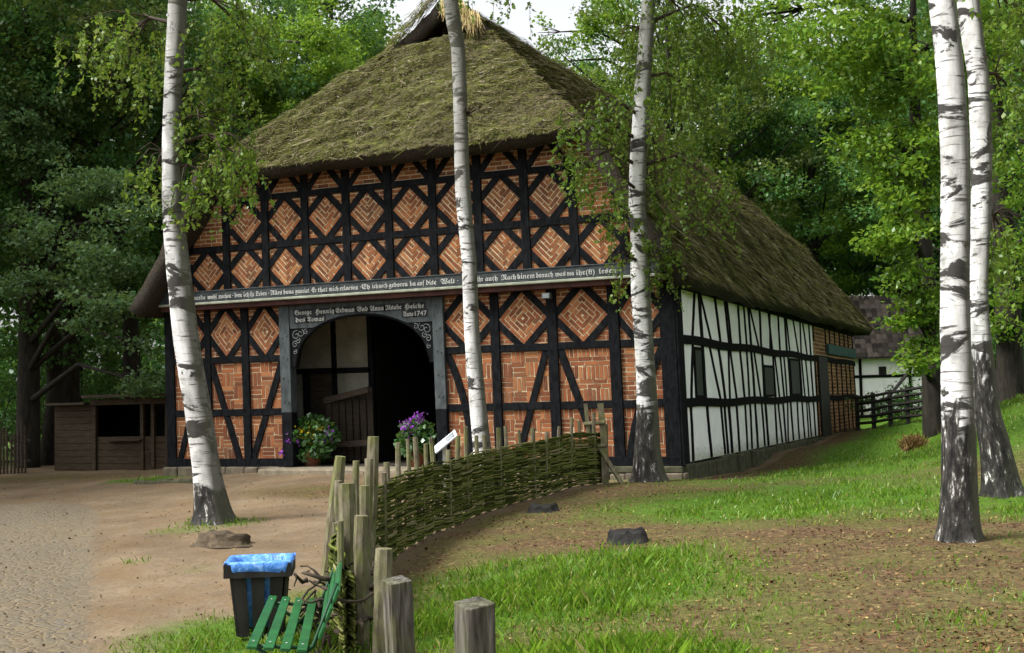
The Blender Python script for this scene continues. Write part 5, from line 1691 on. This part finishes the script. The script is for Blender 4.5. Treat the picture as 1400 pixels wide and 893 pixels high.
# ------------------------------------------------------------------ white outbuilding and rail fence on the right
def outbuilding():
    c = at(1215, 550, 52); gx, gy = c[0], c[1]
    root = empty('outbuilding', 'small white timber framed outbuilding with a red tiled roof beyond the farmhouse', 'building', (gx, gy, g1(gx, gy)), None, .24)
    z0, h = 0.0, 2.45
    mb = MB(); mb.box((-3.0, 0, -.3), (3.2, 5, h)); mb.build('wall', [PLASTER], root)
    for (x0, x1, z) in ((-3.02, 3.22, 1.6), (-3.02, 3.22, .55), (-3.02, 3.22, 2.4)):
        mb = MB(); mb.box((x0, -.03, z - .06), (x1, .05, z + .06)); mb.build('rail', [TIMBER_SIDE], root)
    for x in (-3.0, -1.1, .9, 2.0, 3.2):
        mb = MB(); mb.box((x - .06, -.034, -.3), (x + .06, .05, h)); mb.build('post', [TIMBER_SIDE], root)
    mb = MB(); mb.box((-.35, -.045, 1.67), (-.05, .04, 2.0)); mb.build('window', [SOOTWALL], root)
    m, nt, b = M('weathered_roof_tile', .85, .15)
    r = island(nt); nt.links.new(ramp(nt, r, [(0, (.03, .027, .025)), (.5, (.085, .07, .06)), (1, (.17, .14, .12))]), b.inputs['Base Color'])
    mb = MB(); pitch = math.radians(44); L = 4.1
    mb.add([(-3.3, -.35, h - .12), (3.5, -.35, h - .12), (3.5, 2.5, h + 2.65), (-3.3, 2.5, h + 2.65)], [(0, 1, 2, 3)])
    nr = 14
    for j in range(nr):
        t = j / nr
        for i in range(30):
            x = -3.3 + i * .228
            y, z = -.38 + 2.9 * t, h - .12 + 2.78 * t
            mb.add([(x, y, z + .05), (x + .11, y - .01, z + .085), (x + .215, y, z + .05), (x + .215, y + .23, z + .255), (x + .11, y + .22, z + .285), (x, y + .23, z + .255)], [(0, 1, 4, 5), (1, 2, 3, 4)])
    mb.add([(-3.3, 5.35, h - .12), (3.5, 5.35, h - .12), (3.5, 2.5, h + 2.65), (-3.3, 2.5, h + 2.65)], [(3, 2, 1, 0)])
    mb.build('roof', [m], root)
    for x in (-2.99, 3.19):
        mb = MB(); mb.prism([(0, h), (5, h), (2.5, h + 2.5)], 'x', x - .01, x + .01); mb.build('gable', [PLASTER], root)


outbuilding()


def railfence():
    a, b = at(1172, 560, 37), at(1292, 560, 33.5)
    root = empty('rail_fence', 'dark rail fence with a slanting gate brace below the white outbuilding', 'fence', (a[0], a[1], g1(a[0], a[1])))
    n = 5
    P = [(a[0] + (b[0] - a[0]) * k / n, a[1] + (b[1] - a[1]) * k / n) for k in range(n + 1)]
    for x, y in P:
        z = g1(x, y); mb = MB(); mb.box((x - .06, y - .06, z - .2), (x + .06, y + .06, z + 1.05)); worldpart(mb.build('post', [DARKWOOD], None, bevel=.01), root)
    for hz in (.2, .4, .6, .8, .95):
        mb = MB(); mb.tube([(x, y - .08, g1(x, y) + hz + R.uniform(-.03, .03)) for x, y in P], .045, 6); worldpart(mb.build('rail', [DARKWOOD], None), root)
    q = at(1213, 545, 35.5); e = at(1243, 508, 35.5)
    mb = MB(); mb.tube([q, e], .05, 6); worldpart(mb.build('gate_brace', [DARKWOOD], None), root)


railfence()


# kerb stones left of the birch
def kerb():
    root = empty('stone_border', 'low mossy stone border on the grass strip at the left house corner', 'border', (1.0, -1.6, g1(1.0, -1.6)))
    for k in range(7):
        t = k / 7; x, y = .35 + 2.2 * t, -1.45 - .35 * t; z = g1(x, y)
        mb = MB(); w = .15
        mb.box((x, y - .1, z - .1), (x + .29, y + .1, z + R.uniform(.05, .09)))
        worldpart(mb.build('stone', [MOSSSTONE], None, bevel=.03), root)


kerb()


# ------------------------------------------------------------------ grass and litter
def grass():
    rng = np.random.default_rng(5)
    n = 560000
    d = np.exp(rng.uniform(math.log(5.0), math.log(42), n)); px = rng.uniform(-80, 1480, n)
    base = CAM[None, :2] + d[:, None] * (CF[None, :2] + CR[None, :2] * ((px - 700) / FPX)[:, None])
    x, y = base[:, 0], base[:, 1]
    _, g, l = masks(x, y)
    fn = np.sin(x * 7.3 + 1.3 * np.sin(y * 5.1)) * np.sin(y * 6.7 + 1.1 * np.sin(x * 4.3))
    keep = (rng.random(n) < np.clip(g * 1.15 - .12, 0, 1) ** 1.1 * (.62 + .38 * fn) * np.clip(14 / d, .35, 1))
    ins = (x > -.4) & (x < 11.25) & (y > -.25) & (y < 23)
    keep &= ~ins
    x, y, d, g = x[keep], y[keep], d[keep], g[keep]; n = len(x)
    z = gz(x, y)
    long_ = np.zeros(n)
    for (c, r, w) in ((P2(740, 885, 7.6), 1.4, 1.0), (P2(600, 860, 8.2), .8, .8), (P2(700, 805, 10.6), 1.2, .45), (P2(840, 760, 12), 1.2, .4), (P2(430, 840, 9.4), .7, .5), (P2(295, 712, 16.8), .7, .35)):
        long_ = np.maximum(long_, w * np.exp(-((x - c[0]) ** 2 + (y - c[1]) ** 2) / r ** 2))
    cn = np.sin(x * 2.9 + 1.7 * np.sin(y * 2.2)) * np.sin(y * 2.5 + 1.5 * np.sin(x * 1.7 + .5))
    h = rng.uniform(.025, .075, n) * (.6 + .6 * g) * (1 + .65 * cn) + long_ * rng.uniform(.04, .20, n) * np.where(rng.random(n) < .10, 1.5, 1)
    w = (.0014 + .00042 * d) * rng.uniform(.6, 1.25, n)
    ang = rng.uniform(0, 6.283, n); bend = rng.uniform(.15, .8, n) * h
    dx, dy = np.cos(ang), np.sin(ang)
    a2 = rng.uniform(0, 6.283, n); sx, sy = np.cos(a2) * w, np.sin(a2) * w
    P = np.stack([x, y, z - .01], 1); S_ = np.stack([sx, sy, np.zeros(n)], 1)
    mid = P + np.stack([dx * bend * .35, dy * bend * .35, h * .6], 1); tip = P + np.stack([dx * bend, dy * bend, h], 1)
    o = quads('grass', np.stack([P - S_, P + S_, mid + S_ * .75, tip], 1), GRASS)
    tag(o, 'green grass growing on the lawn and beside the yard', 'grass', kind='stuff')


grass()


def litter():
    rng = np.random.default_rng(6); n = 52000
    d = np.exp(rng.uniform(math.log(5.0), math.log(28), n)); px = rng.uniform(-50, 1450, n)
    base = CAM[None, :2] + d[:, None] * (CF[None, :2] + CR[None, :2] * ((px - 700) / FPX)[:, None])
    x, y = base[:, 0], base[:, 1]; c, g, l = masks(x, y)
    dr = .5 + .5 * np.sin(x * 1.3 + 2.1 * np.sin(y * .9)) * np.sin(y * 1.6 + 1.4 * np.sin(x * 1.1))
    keep = rng.random(n) < (.16 + .8 * l + .05 * g) * (.35 + 1.3 * dr ** 1.5); keep &= ~((x > -.4) & (x < 11.2) & (y > -.2))
    x, y, d = x[keep], y[keep], d[keep]; n = len(x)
    P = np.stack([x, y, gz(x, y) + rng.uniform(.004, .02, n)], 1)
    o = quads('fallen_leaves', leaves(P, rng.uniform(.012, .04, n) * np.where(rng.random(n) < .06, 1.5, 1), .7, 1.6, 0, rng), LITTER)
    tag(o, 'dry fallen birch leaves scattered over the soil', 'leaves', kind='stuff')


litter()

# ------------------------------------------------------------------ light, sky, camera
SUN_EL, SUN_AZ = 52.0, 232.0         # azimuth clockwise from +y: behind the photographer, from the left
sd = bpy.data.lights.new('sun', 'SUN'); sd.energy = 2.0; sd.angle = math.radians(13); sd.color = (1, .97, .93)
so = bpy.data.objects.new('sun', sd); COL.objects.link(so)
el, az = math.radians(SUN_EL), math.radians(SUN_AZ)
v = Vector((math.sin(az) * math.cos(el), math.cos(az) * math.cos(el), math.sin(el)))
so.rotation_euler = (-v).to_track_quat('-Z', 'Y').to_euler()
w = bpy.data.worlds.new('World'); sc.world = w; w.use_nodes = True
nt = w.node_tree; bg = nt.nodes['Background']
sky = nt.nodes.new('ShaderNodeTexSky'); sky.sky_type = 'NISHITA'; sky.sun_disc = False
sky.sun_elevation = el; sky.sun_rotation = az; sky.dust_density = 5.0; sky.air_density = 1.0; sky.ozone_density = 1.0
hs = nt.nodes.new('ShaderNodeHueSaturation'); hs.inputs['Saturation'].default_value = .15; hs.inputs['Value'].default_value = 1.0
nt.links.new(sky.outputs[0], hs.inputs['Color']); nt.links.new(hs.outputs[0], bg.inputs[0]); bg.inputs[1].default_value = .15

cd = bpy.data.cameras.new('camera'); cam = bpy.data.objects.new('camera', cd); COL.objects.link(cam)
cd.sensor_width = 36; cd.lens = FPX / 1400 * 36; cd.clip_end = 2000; cd.clip_start = .1
mt = Matrix(((CR[0], CU[0], -CF[0], CAM[0]), (CR[1], CU[1], -CF[1], CAM[1]), (CR[2], CU[2], -CF[2], CAM[2]), (0, 0, 0, 1)))
cam.matrix_world = mt; sc.camera = cam
sc.view_settings.view_transform = 'Standard'; sc.view_settings.look = 'None'; sc.view_settings.gamma = 1
sc.view_settings.exposure = 1.13
sc.cycles.max_bounces = 6; sc.cycles.diffuse_bounces = 3; sc.cycles.transmission_bounces = 3; sc.cycles.glossy_bounces = 2
sc.cycles.use_denoising = True
